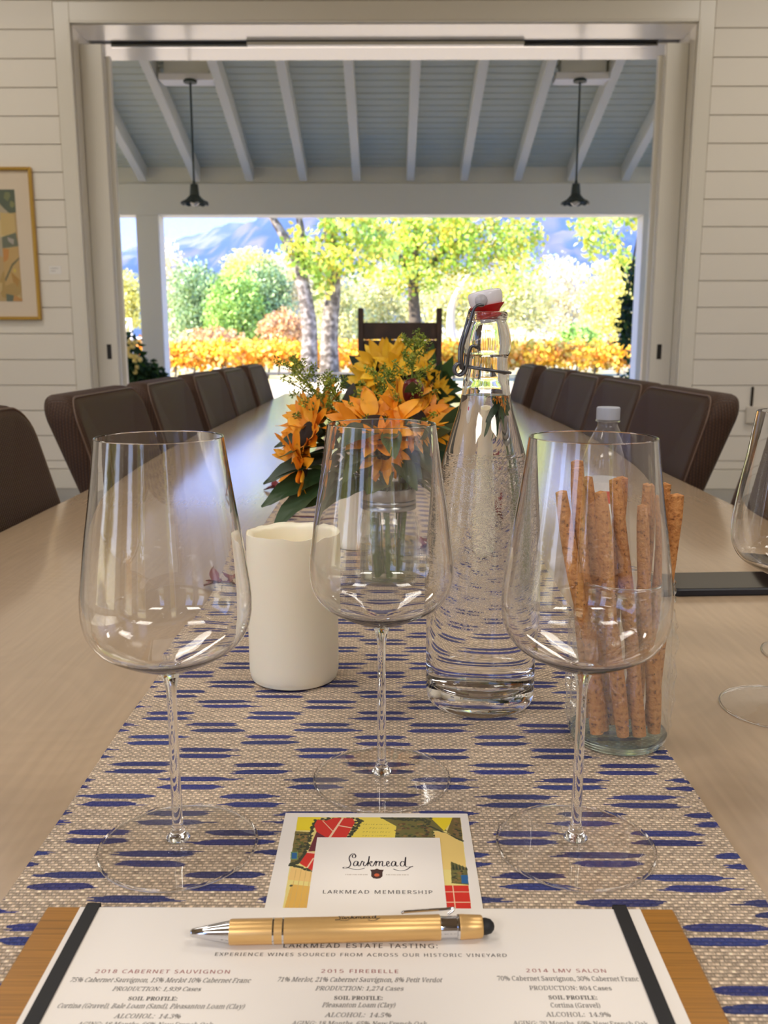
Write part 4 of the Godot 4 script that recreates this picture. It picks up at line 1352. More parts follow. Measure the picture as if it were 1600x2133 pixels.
func card_art() -> Image:
	var im := Image.create(560, 500, false, Image.FORMAT_RGB8)
	im.fill(rgb(240, 233, 224))
	var deep := rgb(58, 62, 40)
	poly(im, vv([0.069, 0.048, 0.961, 0.048, 0.948, 1.0, 0.082, 1.0]), rgb(232, 214, 132))
	poly(im, vv([0.069, 0.048, 0.2, 0.048, 0.16, 0.2, 0.075, 0.2]), rgb(240, 216, 40))
	poly(im, vv([0.4, 0.048, 0.56, 0.048, 0.62, 0.15, 0.6, 0.29, 0.36, 0.29]), rgb(238, 214, 84))
	poly(im, vv([0.52, 0.048, 0.81, 0.048, 0.88, 0.2, 0.805, 0.2, 0.805, 0.29, 0.6, 0.29, 0.61, 0.15]), rgb(112, 104, 52))
	for k in 70: blob(im, rng.randf_range(0.6, 0.82), rng.randf_range(0.12, 0.28), 0.014, [rgb(86, 92, 44), rgb(140, 112, 60), rgb(98, 70, 44), deep][rng.randi() % 4], 7, 0.5)
	poly(im, vv([0.796, 0.048, 0.933, 0.048, 0.863, 0.2]), rgb(238, 212, 34))
	poly(im, vv([0.918, 0.048, 0.96, 0.048, 0.955, 0.32, 0.877, 0.216]), rgb(112, 96, 50))
	for k in 30: blob(im, rng.randf_range(0.915, 0.95), rng.randf_range(0.08, 0.28), 0.012, [deep, rgb(130, 100, 60)][rng.randi() % 2], 7, 0.5)
	for k in 60:   # hedge lines
		var t := k / 59.0
		blob(im, lerpf(0.53, 0.8, t), 0.055 + 0.06 * t * rng.randf(), 0.011, deep, 7, 0.4)
		blob(im, lerpf(0.79, 0.955, t), lerpf(0.15, 0.31, t), 0.009, deep, 7, 0.4)
	poly(im, vv([0.81, 0.21, 0.87, 0.22, 0.955, 0.33, 0.95, 0.6, 0.83, 0.6]), rgb(236, 204, 120))
	poly(im, vv([0.07, 0.21, 0.15, 0.22, 0.138, 0.51, 0.075, 0.55]), rgb(122, 108, 56))
	for k in 50: blob(im, rng.randf_range(0.08, 0.14), rng.randf_range(0.24, 0.5), 0.013, [deep, rgb(148, 116, 64), rgb(90, 96, 44)][rng.randi() % 3], 7, 0.5)
	# tree belt round the red block
	for k in 130:
		var t := k / 129.0
		var q: Vector2 = ridge2(t, vv([0.4, 0.07, 0.42, 0.1, 0.36, 0.27, 0.4, 0.07, 0.25, 0.06, 0.17, 0.09, 0.155, 0.2, 0.15, 0.35, 0.14, 0.46, 0.115, 0.53, 0.08, 0.56, 0.19, 0.62]))
		blob(im, q.x + rng.randf_range(-0.006, 0.006), q.y + rng.randf_range(-0.008, 0.008), 0.013, deep, 8, 0.4)
	var red := rgb(214, 46, 34)
	var ln := rgb(240, 206, 170)
	poly(im, vv([0.166, 0.143, 0.177, 0.08, 0.23, 0.088, 0.273, 0.055, 0.372, 0.062, 0.384, 0.11, 0.343, 0.285, 0.2, 0.285]), red)
	poly(im, vv([0.31, 0.058, 0.322, 0.058, 0.262, 0.285, 0.248, 0.285]), ln)
	poly(im, vv([0.3, 0.14, 0.37, 0.165, 0.368, 0.175, 0.298, 0.15]), ln)
	poly(im, vv([0.205, 0.09, 0.21, 0.09, 0.28, 0.22, 0.275, 0.225]), ln)
	poly(im, vv([0.184, 0.215, 0.25, 0.29, 0.2, 0.42, 0.156, 0.425]), rgb(106, 34, 50))
	poly(im, vv([0.152, 0.432, 0.2, 0.445, 0.2, 0.625, 0.122, 0.542]), red)
	poly(im, vv([0.15, 0.425, 0.2, 0.436, 0.2, 0.45, 0.15, 0.438]), ln)
	poly(im, vv([0.185, 0.49, 0.192, 0.49, 0.168, 0.59, 0.16, 0.585]), ln)
	poly(im, vv([0.068, 0.428, 0.104, 0.428, 0.11, 0.508, 0.073, 0.508]), rgb(120, 150, 90))
	poly(im, vv([0.073, 0.438, 0.1, 0.438, 0.104, 0.498, 0.078, 0.498]), rgb(34, 96, 150))
	poly(im, vv([0.085, 0.575, 0.19, 0.63, 0.2, 0.72, 0.08, 0.7]), rgb(236, 196, 120))
	poly(im, vv([0.1, 0.74, 0.2, 0.76, 0.2, 1.0, 0.085, 1.0]), rgb(226, 178, 84))
	for k in 4: poly(im, vv([0.11 + k * 0.025, 0.6, 0.113 + k * 0.025, 0.6, 0.106 + k * 0.025, 1.0, 0.103 + k * 0.025, 1.0]), rgb(214, 176, 104))
	blob(im, 0.1, 0.755, 0.012, deep, 7, 0.4)
	poly(im, vv([0.88, 0.52, 0.957, 0.585, 0.953, 0.74, 0.872, 0.725]), rgb(104, 100, 54))
	for k in 40: blob(im, rng.randf_range(0.885, 0.945), rng.randf_range(0.58, 0.72), 0.011, [deep, rgb(136, 108, 60), rgb(120, 116, 60)][rng.randi() % 3], 7, 0.5)
	for k in 5: poly(im, vv([0.883 + k * 0.016, 0.6, 0.889 + k * 0.016, 0.52 + k * 0.012, 0.896 + k * 0.016, 0.6]), rgb(44, 58, 36))
	poly(im, vv([0.922, 0.65, 0.956, 0.65, 0.952, 0.73, 0.92, 0.725]), rgb(34, 96, 150))
	poly(im, vv([0.83, 0.745, 0.951, 0.745, 0.948, 1.0, 0.83, 1.0]), red)
	for l in [[0.833, 0.8, 0.95, 0.806], [0.83, 0.888, 0.95, 0.896]]: poly(im, vv([l[0], l[1], l[2], l[1], l[2], l[3], l[0], l[3]]), ln)
	poly(im, vv([0.874, 0.745, 0.879, 0.745, 0.878, 1.0, 0.873, 1.0]), ln)
	# faint handwriting across the yellow field
	for r in 4:
		var x := 0.43
		while x < 0.57:
			var w := rng.randf_range(0.004, 0.012)
			poly(im, vv([x, 0.13 + r * 0.042, x + w, 0.122 + r * 0.042 + rng.randf() * 0.01, x + w, 0.127 + r * 0.042, x, 0.136 + r * 0.042]), rgb(150, 132, 60))
			x += w + rng.randf_range(0.003, 0.009)
	return im
func ridge2(t: float, p: Array) -> Vector2:
	var s := t * (p.size() - 1)
	var k := mini(int(s), p.size() - 2)
	return (p[k] as Vector2).lerp(p[k + 1], s - k)

const MENU := [
	["LARKMEAD ESTATE TASTING:", -0.0483, 0.0222, -0.3618, 0.00288, "s", "k"],
	["EXPERIENCE WINES SOURCED FROM ACROSS OUR HISTORIC VINEYARD", -0.0785, 0.0530, -0.3561, 0.00205, "s", "k"],
	["2018 CABERNET SAUVIGNON", -0.1289, -0.0699, -0.3446, 0.00216, "s", "r"],
	["75% Cabernet Sauvignon, 15% Merlot 10% Cabernet Franc", -0.1383, -0.0602, -0.3389, 0.00266, "i", "k"],
	["PRODUCTION: 1,939 Cases", -0.1182, -0.0806, -0.3336, 0.00230, "i", "k"],
	["SOIL PROFILE:", -0.1097, -0.0891, -0.3282, 0.00212, "b", "k"],
	["Cortina (Gravel), Bale Loam (Sand), Pleasanton Loam (Clay)", -0.1381, -0.0604, -0.3236, 0.00250, "i", "k"],
	["ALCOHOL:  14.3%", -0.1127, -0.0856, -0.3182, 0.00230, "i", "k"],
	["AGING: 18 Months, 66% New French Oak", -0.1265, -0.0717, -0.3134, 0.00230, "i", "k"],
	["2015 FIREBELLE", -0.0298, 0.0041, -0.3454, 0.00209, "s", "r"],
	["71% Merlot, 21% Cabernet Sauvignon, 8% Petit Verdot", -0.0486, 0.0227, -0.3397, 0.00266, "i", "k"],
	["PRODUCTION: 1,274 Cases", -0.0316, 0.0059, -0.3344, 0.00238, "i", "k"],
	["SOIL PROFILE:", -0.0231, -0.0027, -0.3291, 0.00212, "b", "k"],
	["Pleasanton Loam (Clay)", -0.0280, 0.0023, -0.3248, 0.00246, "i", "k"],
	["ALCOHOL:  14.5%", -0.0264, 0.0007, -0.3194, 0.00230, "i", "k"],
	["AGING: 18 Months, 65% New French Oak", -0.0398, 0.0151, -0.3144, 0.00234, "i", "k"],
	["2014 LMV SALON", 0.0603, 0.0953, -0.3463, 0.00209, "s", "r"],
	["70% Cabernet Sauvignon, 30% Cabernet Franc", 0.0471, 0.1083, -0.3409, 0.00271, "n", "k"],
	["PRODUCTION: 804 Cases", 0.0601, 0.0951, -0.3354, 0.00238, "n", "k"],
	["SOIL PROFILE:", 0.0673, 0.0877, -0.3299, 0.00216, "b", "k"],
	["Cortina (Gravel)", 0.0674, 0.0879, -0.3256, 0.00250, "n", "k"],
	["ALCOHOL:  14.9%", 0.0645, 0.0910, -0.3202, 0.00234, "n", "k"],
	["AGING: 20 Months, 69% New French Oak", 0.0504, 0.1051, -0.3150, 0.00234, "n", "k"],
]
# ---------------------------------------------------------------- glassware
func glasses() -> void:
	var outer := vv([0.0062, 0.1042, 0.0159, 0.1074, 0.027, 0.1127, 0.0366, 0.1188, 0.0419, 0.1262, 0.0441, 0.1338, 0.0446, 0.1415, 0.0443, 0.149, 0.0433, 0.1568, 0.0402, 0.1793, 0.0372, 0.1977, 0.0327, 0.2302])
	outer = curve(outer, 4)
	var bowl := MB.new()
	bowl.lathe(outer, 96, 0.3)
	var inner := []   # blown wall, just under a millimetre, a little thicker towards the stem
	for k in range(outer.size() - 1, -1, -1):
		var p: Vector2 = outer[k]
		var d: Vector2 = (outer[mini(k + 1, outer.size() - 1)] - outer[maxi(k - 1, 0)]).normalized()
		var th := 0.0009 + 0.0007 * smoothstep(0.12, 0.105, p.y)
		var q := p + Vector2(-d.y, d.x) * th
		if q.x > 0.001: inner.append(q)
	inner.append(Vector2(0.0, inner[-1].y - 0.0001))
	bowl.lathe([outer[-1], outer[-1].lerp(inner[0], 0.25) + Vector2(0, 0.0004), outer[-1].lerp(inner[0], 0.75) + Vector2(0, 0.0004), inner[0]], 96, 0.1)
	bowl.lathe(inner, 96, 0.3)
	var bowl_m := bowl.done()
	var cs := []
	var stem := MB.new()
	stem.lathe(curve(vv([0.0, 0.0045, 0.0064, 0.005, 0.0058, 0.0068, 0.0044, 0.0085, 0.0038, 0.0115, 0.0031, 0.0135, 0.0029, 0.03, 0.00265, 0.06, 0.0026, 0.085, 0.003, 0.0935, 0.0039, 0.0985, 0.0052, 0.1022, 0.0062, 0.1042]), 4), 32, 0.2)
	var stem_m := stem.done()
	var foot := MB.new()
	foot.lathe(vv([0.0438, 0.0016, 0.036, 0.0021, 0.024, 0.0028, 0.014, 0.0036, 0.008, 0.0046, 0.0, 0.005]), 96, 0.3)
	foot.lathe(vv([0.0, 0.0011, 0.01, 0.001, 0.03, 0.0005, 0.0438, 0.0004]), 96, 0.3)
	var foot_m := foot.done()
	cs = []
	for k in 13: cs.append(Vector2(0.0436, 0.00105) + Vector2(cos(-PI / 2 + TAU * k / 12), sin(-PI / 2 + TAU * k / 12)) * 0.00085)
	var ring := MB.new()
	ring.lathe(cs, 96, -0.5)
	var ring_m := ring.done()
	var spots := [[-0.1184, -0.4561, "empty wine glass at the left, in front of the candle", 0.0018], [-0.0049, -0.5349, "empty wine glass in the middle, behind the card", 0.0018], [0.1046, -0.4576, "empty wine glass at the right, in front of the breadsticks", 0.0018],
		[0.3035, -0.655, "empty wine glass on bare wood, cut off by the right edge", 0.0], [0.386, -0.775, "wine glass at the right edge of which only the foot shows", 0.0]]
	for s in spots:
		var t := thing("wine_glass", s[2], "wine glass", Vector3(s[0], TT + s[3], s[1]), 0.0, "clear stemmed wine glasses on the table")
		part(t, "bowl", bowl_m, M.solid)
		part(t, "stem", stem_m, M.solid)
		var f := part(t, "foot", foot_m, M.glass)
		part(f, "foot_edge", ring_m, M.solid)
func bottle() -> void:
	var t := thing("swing_top_bottle", "clear swing-top bottle filled with chilled water, red gasket, wire bail", "bottle", Vector3(0.0715, TT + 0.0018, -0.667))
	var body := vv([0.0, 0.005, 0.028, 0.0035, 0.0345, 0.0004, 0.0385, 0.0006, 0.0415, 0.0042, 0.0425, 0.012, 0.0426, 0.03])
	var midp := curve(vv([0.0426, 0.03, 0.0427, 0.06, 0.0426, 0.0833, 0.0411, 0.1216, 0.0378, 0.1554, 0.0323, 0.1885]), 5)
	var neck := curve(vv([0.0323, 0.1885, 0.0261, 0.2103, 0.0206, 0.2283, 0.018, 0.2407, 0.0167, 0.2531, 0.0159, 0.2608, 0.0159, 0.2682, 0.0171, 0.2712, 0.0176, 0.2776, 0.0167, 0.2845, 0.0155, 0.289, 0.0138, 0.2937, 0.0142, 0.2952, 0.0147, 0.297, 0.0144, 0.2993, 0.0134, 0.3, 0.0122, 0.2994, 0.0116, 0.297]), 4)
	var level := 0.2396
	var inn := []   # inner wall above the water
	var wet := []   # inner wall under the water
	var full := midp + neck.slice(1)
	for k in range(full.size() - 1, -1, -1):
		var p: Vector2 = full[k]
		if p.y > 0.294: continue
		var q := Vector2(p.x - (0.0027 if p.y < 0.25 else 0.0036), p.y)
		if p.y > level: inn.append(q)
		else:
			if wet.is_empty():
				var prev: Vector2 = inn[-1]
				var e := prev.lerp(q, (prev.y - level) / (prev.y - q.y))
				inn.append(e)
				wet.append(e)
			wet.append(q)
	wet += vv([0.0398, 0.024, 0.0385, 0.019, 0.034, 0.0155, 0.02, 0.0165, 0.0, 0.018])
	var nb := MB.new()
	nb.lathe(neck, 80, 0.1)
	nb.lathe([neck[-1]] + inn, 80, 0.1)
	part(t, "neck", nb.done(), M.solid)
	var lb := MB.new()
	lb.lathe(curve(body, 3), 96, 0.2)
	part(t, "base", lb.done(), M.solid)
	var cold := solid_glass(Color(1, 1, 1))   # outside of the body, beaded with condensation
	cold.heightmap_enabled = true
	cold.heightmap_texture = droplets()
	cold.heightmap_scale = 0.012
	cold.uv1_scale = Vector3(4, 3, 1)
	var low := []
	var high := []
	for p in midp:
		if p.y <= 0.0705: low.append(p)
		if p.y >= 0.0695 and p.y < 0.0705 or p.y > 0.0705: high.append(p)
	if high[0].y > low[-1].y: high.push_front(low[-1])
	var mb := MB.new()
	mb.lathe(low, 96, 0.2)
	part(t, "lower_body", mb.done(), M.solid)
	mb = MB.new()
	mb.lathe(high, 96, 0.2)
	part(t, "misted_body", mb.done(), cold)
	var wt := solid_glass(Color(1, 1, 1), 0.0128)   # glass seen from the water's side: 1.5 / 1.33
	var wb := MB.new()
	wb.lathe(wet, 96, 0.2)
	var w := part(t, "water", wb.done(), wt)
	var sb := MB.new()
	sb.lathe([Vector2(wet[0].x, level + 0.0006), Vector2(wet[0].x - 0.0012, level + 0.0001), Vector2(0, level)], 80, 0.1)
	part(w, "water_surface", sb.done(), solid_glass(Color(1, 1, 1), 0.033))
	# porcelain stopper with its gasket, tipped in the mouth
	var tip := Transform3D(Basis(Vector3(0, 0, 1), 0.2), Vector3(-0.0006, 0.3035, 0))
	var st := part(t, "stopper", lathemesh(curve(vv([0.0, -0.0118, 0.006, -0.0114, 0.0068, -0.0095, 0.0068, 0.0, 0.0108, 0.0005, 0.0122, 0.004, 0.0125, 0.0085, 0.0112, 0.0113, 0.006, 0.0121, 0.0, 0.0123]), 3), 40, 0.3), mat(rgb(226, 222, 226), 0.18), tip)
	part(st, "gasket", lathemesh(curve(vv([0.0068, -0.0085, 0.0094, -0.0082, 0.0106, -0.007, 0.0086, -0.0055, 0.0092, -0.003, 0.0128, 0.0006, 0.0122, 0.0012, 0.0068, 0.0012]), 3), 40, 0.3), mat(rgb(190, 22, 26), 0.35))
	part(st, "pivot", lathemesh(vv([0, 0.0, 0.0046, 0.0, 0.0044, 0.0022, 0.003, 0.0036, 0, 0.004]), 24), mat(rgb(176, 172, 176), 0.3), Transform3D(Basis(Vector3(1, 0, 0), PI / 2), Vector3(-0.0045, 0.005, 0.0105)))
	# wire bail: lever loops on both sides and the collar round the neck
	for s: float in [1.0, -1.0]:
		var raw := [[600, 345, 13.5], [520, 350, 14.5], [465, 390, 15], [430, 480, 15], [375, 720, 15], [300, 980, 14], [278, 1180, 12.5], [285, 1340, 10], [310, 1420, 8.5], [290, 1335, 7], [220, 1345, 6.5], [180, 1430, 6.5], [215, 1515, 6.8], [290, 1520, 7.5], [345, 1450, 9], [375, 1300, 11], [385, 1150, 13.5], [420, 1040, 15], [480, 1030, 16], [520, 1060, 15]]
		var path := []
		for q in raw: path.append(Vector3((q[0] - 700) * 4.58e-5, 0.3 - (q[1] - 451) * 4.23e-5, s * q[2] * 0.001))
		part(t, "wire_lever", tubemesh(curve(path, 4), 0.00112, 10, true, true), M.wire)
	var col := []
	for k in 41:
		var a := TAU * k / 40
		col.append(Vector3(cos(a) * 0.0176, 0.2585 - 0.0024 * cos(a), sin(a) * 0.0176))
	part(t, "wire_collar", tubemesh(col, 0.00105, 10, false), M.wire)
func droplets() -> ImageTexture:
	var w := 512
	var buf := PackedFloat32Array()
	buf.resize(w * w)
	for k in 1900:
		var cx := rng.randi() % w
		var cy := rng.randi() % w
		var r := rng.randf_range(1.5, 5.0)
		var n := int(r) + 1
		for y in range(-n, n + 1):
			for x in range(-n, n + 1):
				var d := sqrt(float(x * x + y * y)) / r
				if d < 1.0:
					var at := posmod(cy + y, w) * w + posmod(cx + x, w)
					buf[at] = maxf(buf[at], sqrt(1.0 - d * d) * r / 6.5)
	var im := Image.create(w, w, false, Image.FORMAT_L8)
	for y in w:
		for x in w:
			var q := buf[y * w + x]
			im.set_pixel(x, y, Color(q, q, q))
	return tex(im)
func jar_mesh(prof: Array, quilt: float, seg := 120) -> ArrayMesh:
	var p := curve(prof, 5)
	var rows := []
	for q in p:
		var row := []
		for k in seg + 1:
			var a := TAU * k / seg
			var r: float = q.x
			if quilt > 0.0 and q.y > 0.012 and q.y < 0.092:
				var u := a * 8.0
				var s: float = (q.y - 0.012) * 300.0
				var d := minf(absf(sin((u + s) / 2.0)), absf(sin((u - s) / 2.0)))
				r += quilt * (d - 0.3) * smoothstep(0.012, 0.018, q.y) * smoothstep(0.092, 0.086, q.y)
			row.append(Vector3(cos(a) * r, q.y, sin(a) * r))
		rows.append(row)
	var b := MB.new()
	b.sheet(rows, -1.0, true)
	return b.done()
func breadsticks() -> void:
	var at := Vector3(0.1632, TT + 0.0018, -0.5985)
	var tint := thin_glass(Color(0.8, 0.88, 0.84), 0.045)
	var j := thing("quilted_jar", "quilted glass jar holding breadsticks behind the right wine glass", "jar", at)
	part(j, "outer_glass", jar_mesh(vv([0.001, 0.001, 0.028, 0.001, 0.0325, 0.003, 0.0352, 0.008, 0.0362, 0.02, 0.0364, 0.06, 0.0362, 0.085, 0.035, 0.095, 0.0337, 0.1, 0.0337, 0.104, 0.0347, 0.1055, 0.0337, 0.107, 0.0337, 0.11, 0.0345, 0.1115, 0.0335, 0.113, 0.0334, 0.1165, 0.0325, 0.118]), 0.0034), tint)
	part(j, "inner_glass", jar_mesh(vv([0.001, 0.006, 0.03, 0.006, 0.0325, 0.009, 0.0338, 0.02, 0.034, 0.06, 0.0338, 0.084, 0.0328, 0.094, 0.0315, 0.1, 0.0315, 0.117, 0.0325, 0.118]), 0.0), tint)
	part(j, "rim", lathemesh(vv([0.0315, 0.1165, 0.0335, 0.1165, 0.0338, 0.1176, 0.0331, 0.1188, 0.0319, 0.1188, 0.0313, 0.1176, 0.0315, 0.1165]), 72, -0.5), M.solid)
	part(j, "glass_base", lathemesh(curve(vv([0.0, 0.0008, 0.029, 0.0006, 0.0325, 0.003, 0.0335, 0.006, 0.031, 0.0068, 0.0, 0.0055]), 3), 64, 0.2), solid_glass(Color(0.9, 0.97, 0.94)))
	var crust := mat(Color(1, 1, 1), 0.75)
	tri_noise(crust, noisetex(71, 0.035, 256, [[0.0, 0.2, 0.27, 0.5, 1.0], [rgb(92, 54, 28), rgb(124, 72, 36), rgb(178, 116, 60), rgb(194, 132, 72), rgb(212, 156, 96)]], FastNoiseLite.TYPE_SIMPLEX_SMOOTH, 4), 22.0)
	crust.heightmap_enabled = true
	crust.heightmap_texture = noisetex(72, 0.05, 256)
	crust.heightmap_scale = 0.1
	var speck := mat(rgb(74, 60, 34), 0.8)
	var s := [[0.1135, 0.932, -0.588, 0.149, -0.583], [0.1265, 0.946, -0.600, 0.1435, -0.577], [0.1293, 0.949, -0.614, 0.142, -0.606], [0.1405, 0.932, -0.585, 0.1605, -0.573], [0.1366, 0.938, -0.612, 0.158, -0.594], [0.1535, 0.939, -0.596, 0.172, -0.5735],
		[0.1647, 0.937, -0.618, 0.158, -0.616], [0.1723, 0.923, -0.586, 0.1835, -0.579], [0.190, 0.934, -0.608, 0.172, -0.605], [0.1935, 0.929, -0.592, 0.1845, -0.592], [0.1824, 0.9347, -0.604, 0.180, -0.612]]
	var words := ["leaning farthest left", "tallest one at the left", "tall one behind the tallest", "broad one in front, left of centre", "half hidden left of centre", "straight one in the centre", "leaning right behind the centre", "shortest one, right of centre", "behind at the far right", "leaning farthest right", "behind the right rim of the glass"]
	for k in s.size():
		var q = s[k]
		var foot := Vector3(q[3], TT + 0.0145, q[4])
		var t := thing("breadstick", "herbed golden breadstick in the quilted jar, " + words[k], "breadstick", foot, 0.0, "breadsticks in the jar")
		var top := Vector3(q[0], q[1], q[2]) - foot
		var path := []
		var rad := []
		for e in 13:
			var u := e / 12.0
			path.append(top * u + Vector3(sin(u * 5.0 + k) * 0.0011, 0, cos(u * 4.0 + k * 2.0) * 0.001) * sin(PI * u))
			rad.append(0.0050 * (1.0 + 0.06 * sin(u * 11.0 + k * 1.7)) * (0.86 if e == 0 or e == 12 else 1.0))
		part(t, "stick", tubemesh(path, rad, 14, true, true), crust)
		var sb := MB.new()
		for e in 26:
			var u := rng.randf()
			var a := rng.randf() * TAU
			var c: Vector3 = top * u + Vector3(cos(a), 0, sin(a)) * 0.00455
			sb.box(c - Vector3(0.0003, 0.0005, 0.0003), c + Vector3(0.0003, 0.0005, 0.0003), 0.0002)
		var h := part(t, "herbs", sb.done(), speck)
		h.set_meta("kind", "stuff")
	# crinkled clear wrapper inside the jar
	var n := FastNoiseLite.new()
	n.seed = 14
	n.frequency = 1.0
	n.noise_type = FastNoiseLite.TYPE_CELLULAR
	n.cellular_return_type = FastNoiseLite.RETURN_DISTANCE
	var rows := []
	for r in 30:
		var row := []
		for k in 61:
			var a := TAU * k / 60
			var d := n.get_noise_3d(cos(a) * 3.2, r * 0.42, sin(a) * 3.2)
			var rr := 0.0275 + 0.0045 * d
			row.append(Vector3(cos(a) * rr, 0.011 + r * 0.0029, sin(a) * rr))
		rows.append(row)
	var b := MB.new()
	b.sheet(rows, -1.0, true)
	var wr := thing("clear_wrapper", "crinkled clear plastic wrapper round the breadsticks inside the jar", "wrapper", at)
	part(wr, "film", b.done(), thin_glass(Color(1, 1, 1), 0.01))

# ---------------------------------------------------------------- flowers
func petal_mesh(curl: float, broad: float) -> ArrayMesh:
	var rows := []
	for r in 8:
		var t := r / 7.0
		var w := broad * pow(sin(PI * pow(clampf(t * 0.97 + 0.03, 0, 1), 0.75)), 0.8)
		var row := []
		for k in 5:
			var u := k / 2.0 - 1.0
			row.append(Vector3(u * w / 2, curl * t * t + 0.16 * w * u * u + 0.03 * sin(t * 9.0) * u, t))
		rows.append(row)
	var b := MB.new()
	b.sheet(rows, 1.0)
	return b.done()
func mouth(h: Vector3, t: float) -> Vector3:   # a stem stands in the jar and bends out over its rim
	var o := Vector3(h.x, 0, h.z)
	return o.limit_length(0.012) * t + Vector3(0, 0.108 * t, 0)
func sunflower(label: String, group: String, head: Vector3, face: Vector3, size: float, foot: Vector3, m: Dictionary, leaves: Array, twirl := 0.0) -> void:
	var t := thing("sunflower", label, "flower", foot, 0.0, group)
	var h := head - foot
	face = face.normalized()
	part(t, "stem", tubemesh(curve([Vector3.ZERO, mouth(h, 0.5), mouth(h, 1.0), h - face * size * 0.35, h - face * size * 0.05], 4), 0.0032, 8), m.stem)
	var tr := aim(h, face, twirl)
	var hd := part(t, "seed_head", lathemesh(curve(vv([0.0, -0.16, 0.22, -0.14, 0.36, -0.04, 0.36, 0.02, 0.3, 0.07, 0.15, 0.1, 0.0, 0.08]), 3), 28, 0.2), m.seed, tr.scaled_local(Vector3.ONE * size))
	for ring in 2:
		var n := 15 if ring == 0 else 11
		for k in n:
			var a := TAU * (k + 0.5 * ring) / n + rng.randf_range(-0.12, 0.12)
			var lift := (0.12 if ring == 0 else 0.42) + rng.randf_range(-0.14, 0.2)
			var l := size * (1.0 if ring == 0 else 0.85) * rng.randf_range(0.85, 1.12) * 0.8
			var bs := tr.basis * Basis(Vector3.UP, a) * Basis(Vector3.RIGHT, -lift) * Basis(Vector3(0, 0, 1), rng.randf_range(-0.35, 0.35))
			var at := h + tr.basis * (Basis(Vector3.UP, a) * Vector3(0, 0.02 * size, 0.3 * size))
			part(t, "petal", m.petals[rng.randi() % m.petals.size()], m.cols[rng.randi() % m.cols.size()], Transform3D(bs.scaled_local(Vector3(size * 0.85, l, l)), at))
	for q in leaves:   # [base, direction, length, twist]
		var bz: Vector3 = (q[1] as Vector3).normalized()
		var bx := bz.cross(Vector3.UP).normalized()
		var by := bx.cross(bz)
		var bs := Basis(bx, by, bz) * Basis(Vector3(0, 0, 1), q[3])
		part(t, "leaf", m.leafmesh, m.leaf[rng.randi() % m.leaf.size()], Transform3D(bs.scaled_local(Vector3.ONE * q[2]), q[0] - foot))
func sprig(label: String, foot: Vector3, tip: Vector3, wide: float, cols: Array, count: int, mesh: Mesh) -> void:
	var t := thing("goldenrod_sprig", label, "sprig", foot, 0.0, "feathery green sprigs in the bouquet")
	var m := tip - foot
	var bend := mouth(m, 1.0)
	var spine := curve([Vector3.ZERO, bend, bend.lerp(m, 0.5) + Vector3(0, 0.006, 0), m], 6)
	part(t, "stem", tubemesh(spine, 0.0011, 6), M.sprig_stem)
	var bl := []
	for k in 18:
		var at: Vector3 = spine[8 + int(k * 0.6)]
		var left := 1.0 - k / 18.0
		var along: Vector3 = (m - bend).normalized()
		var side := (Vector3(sin(k * 2.4), 0.1, cos(k * 2.4)) + along * 0.9) * wide * (0.25 + 0.75 * left)
		part(t, "twig", tubemesh([at, at + side * 0.6 + along * 0.002, at + side], [0.0007, 0.0006, 0.0004], 5), M.sprig_stem)
		for e in 4:
			bl.append([at + side * (0.25 + 0.25 * e), Vector3(0.0035, 0.0045, 0.0035), count / 4])
	foliage(t, "buds", mesh, bl, cols, [0.6, 1.1], 0.5)
func collar(j: Vector3) -> Array:   # broad leaves spreading over the rim of the jar
	var o := []
	for k in 22:
		var a := TAU * k / 22.0 + rng.randf_range(-0.1, 0.1)
		var d := Vector3(cos(a), rng.randf_range(-0.25, 0.3), sin(a))
		o.append([j + Vector3(cos(a) * 0.022, 0.124 + 0.03 * (k % 3), sin(a) * 0.022), d, rng.randf_range(0.06, 0.095), rng.randf_range(-0.5, 0.5)])
	return o
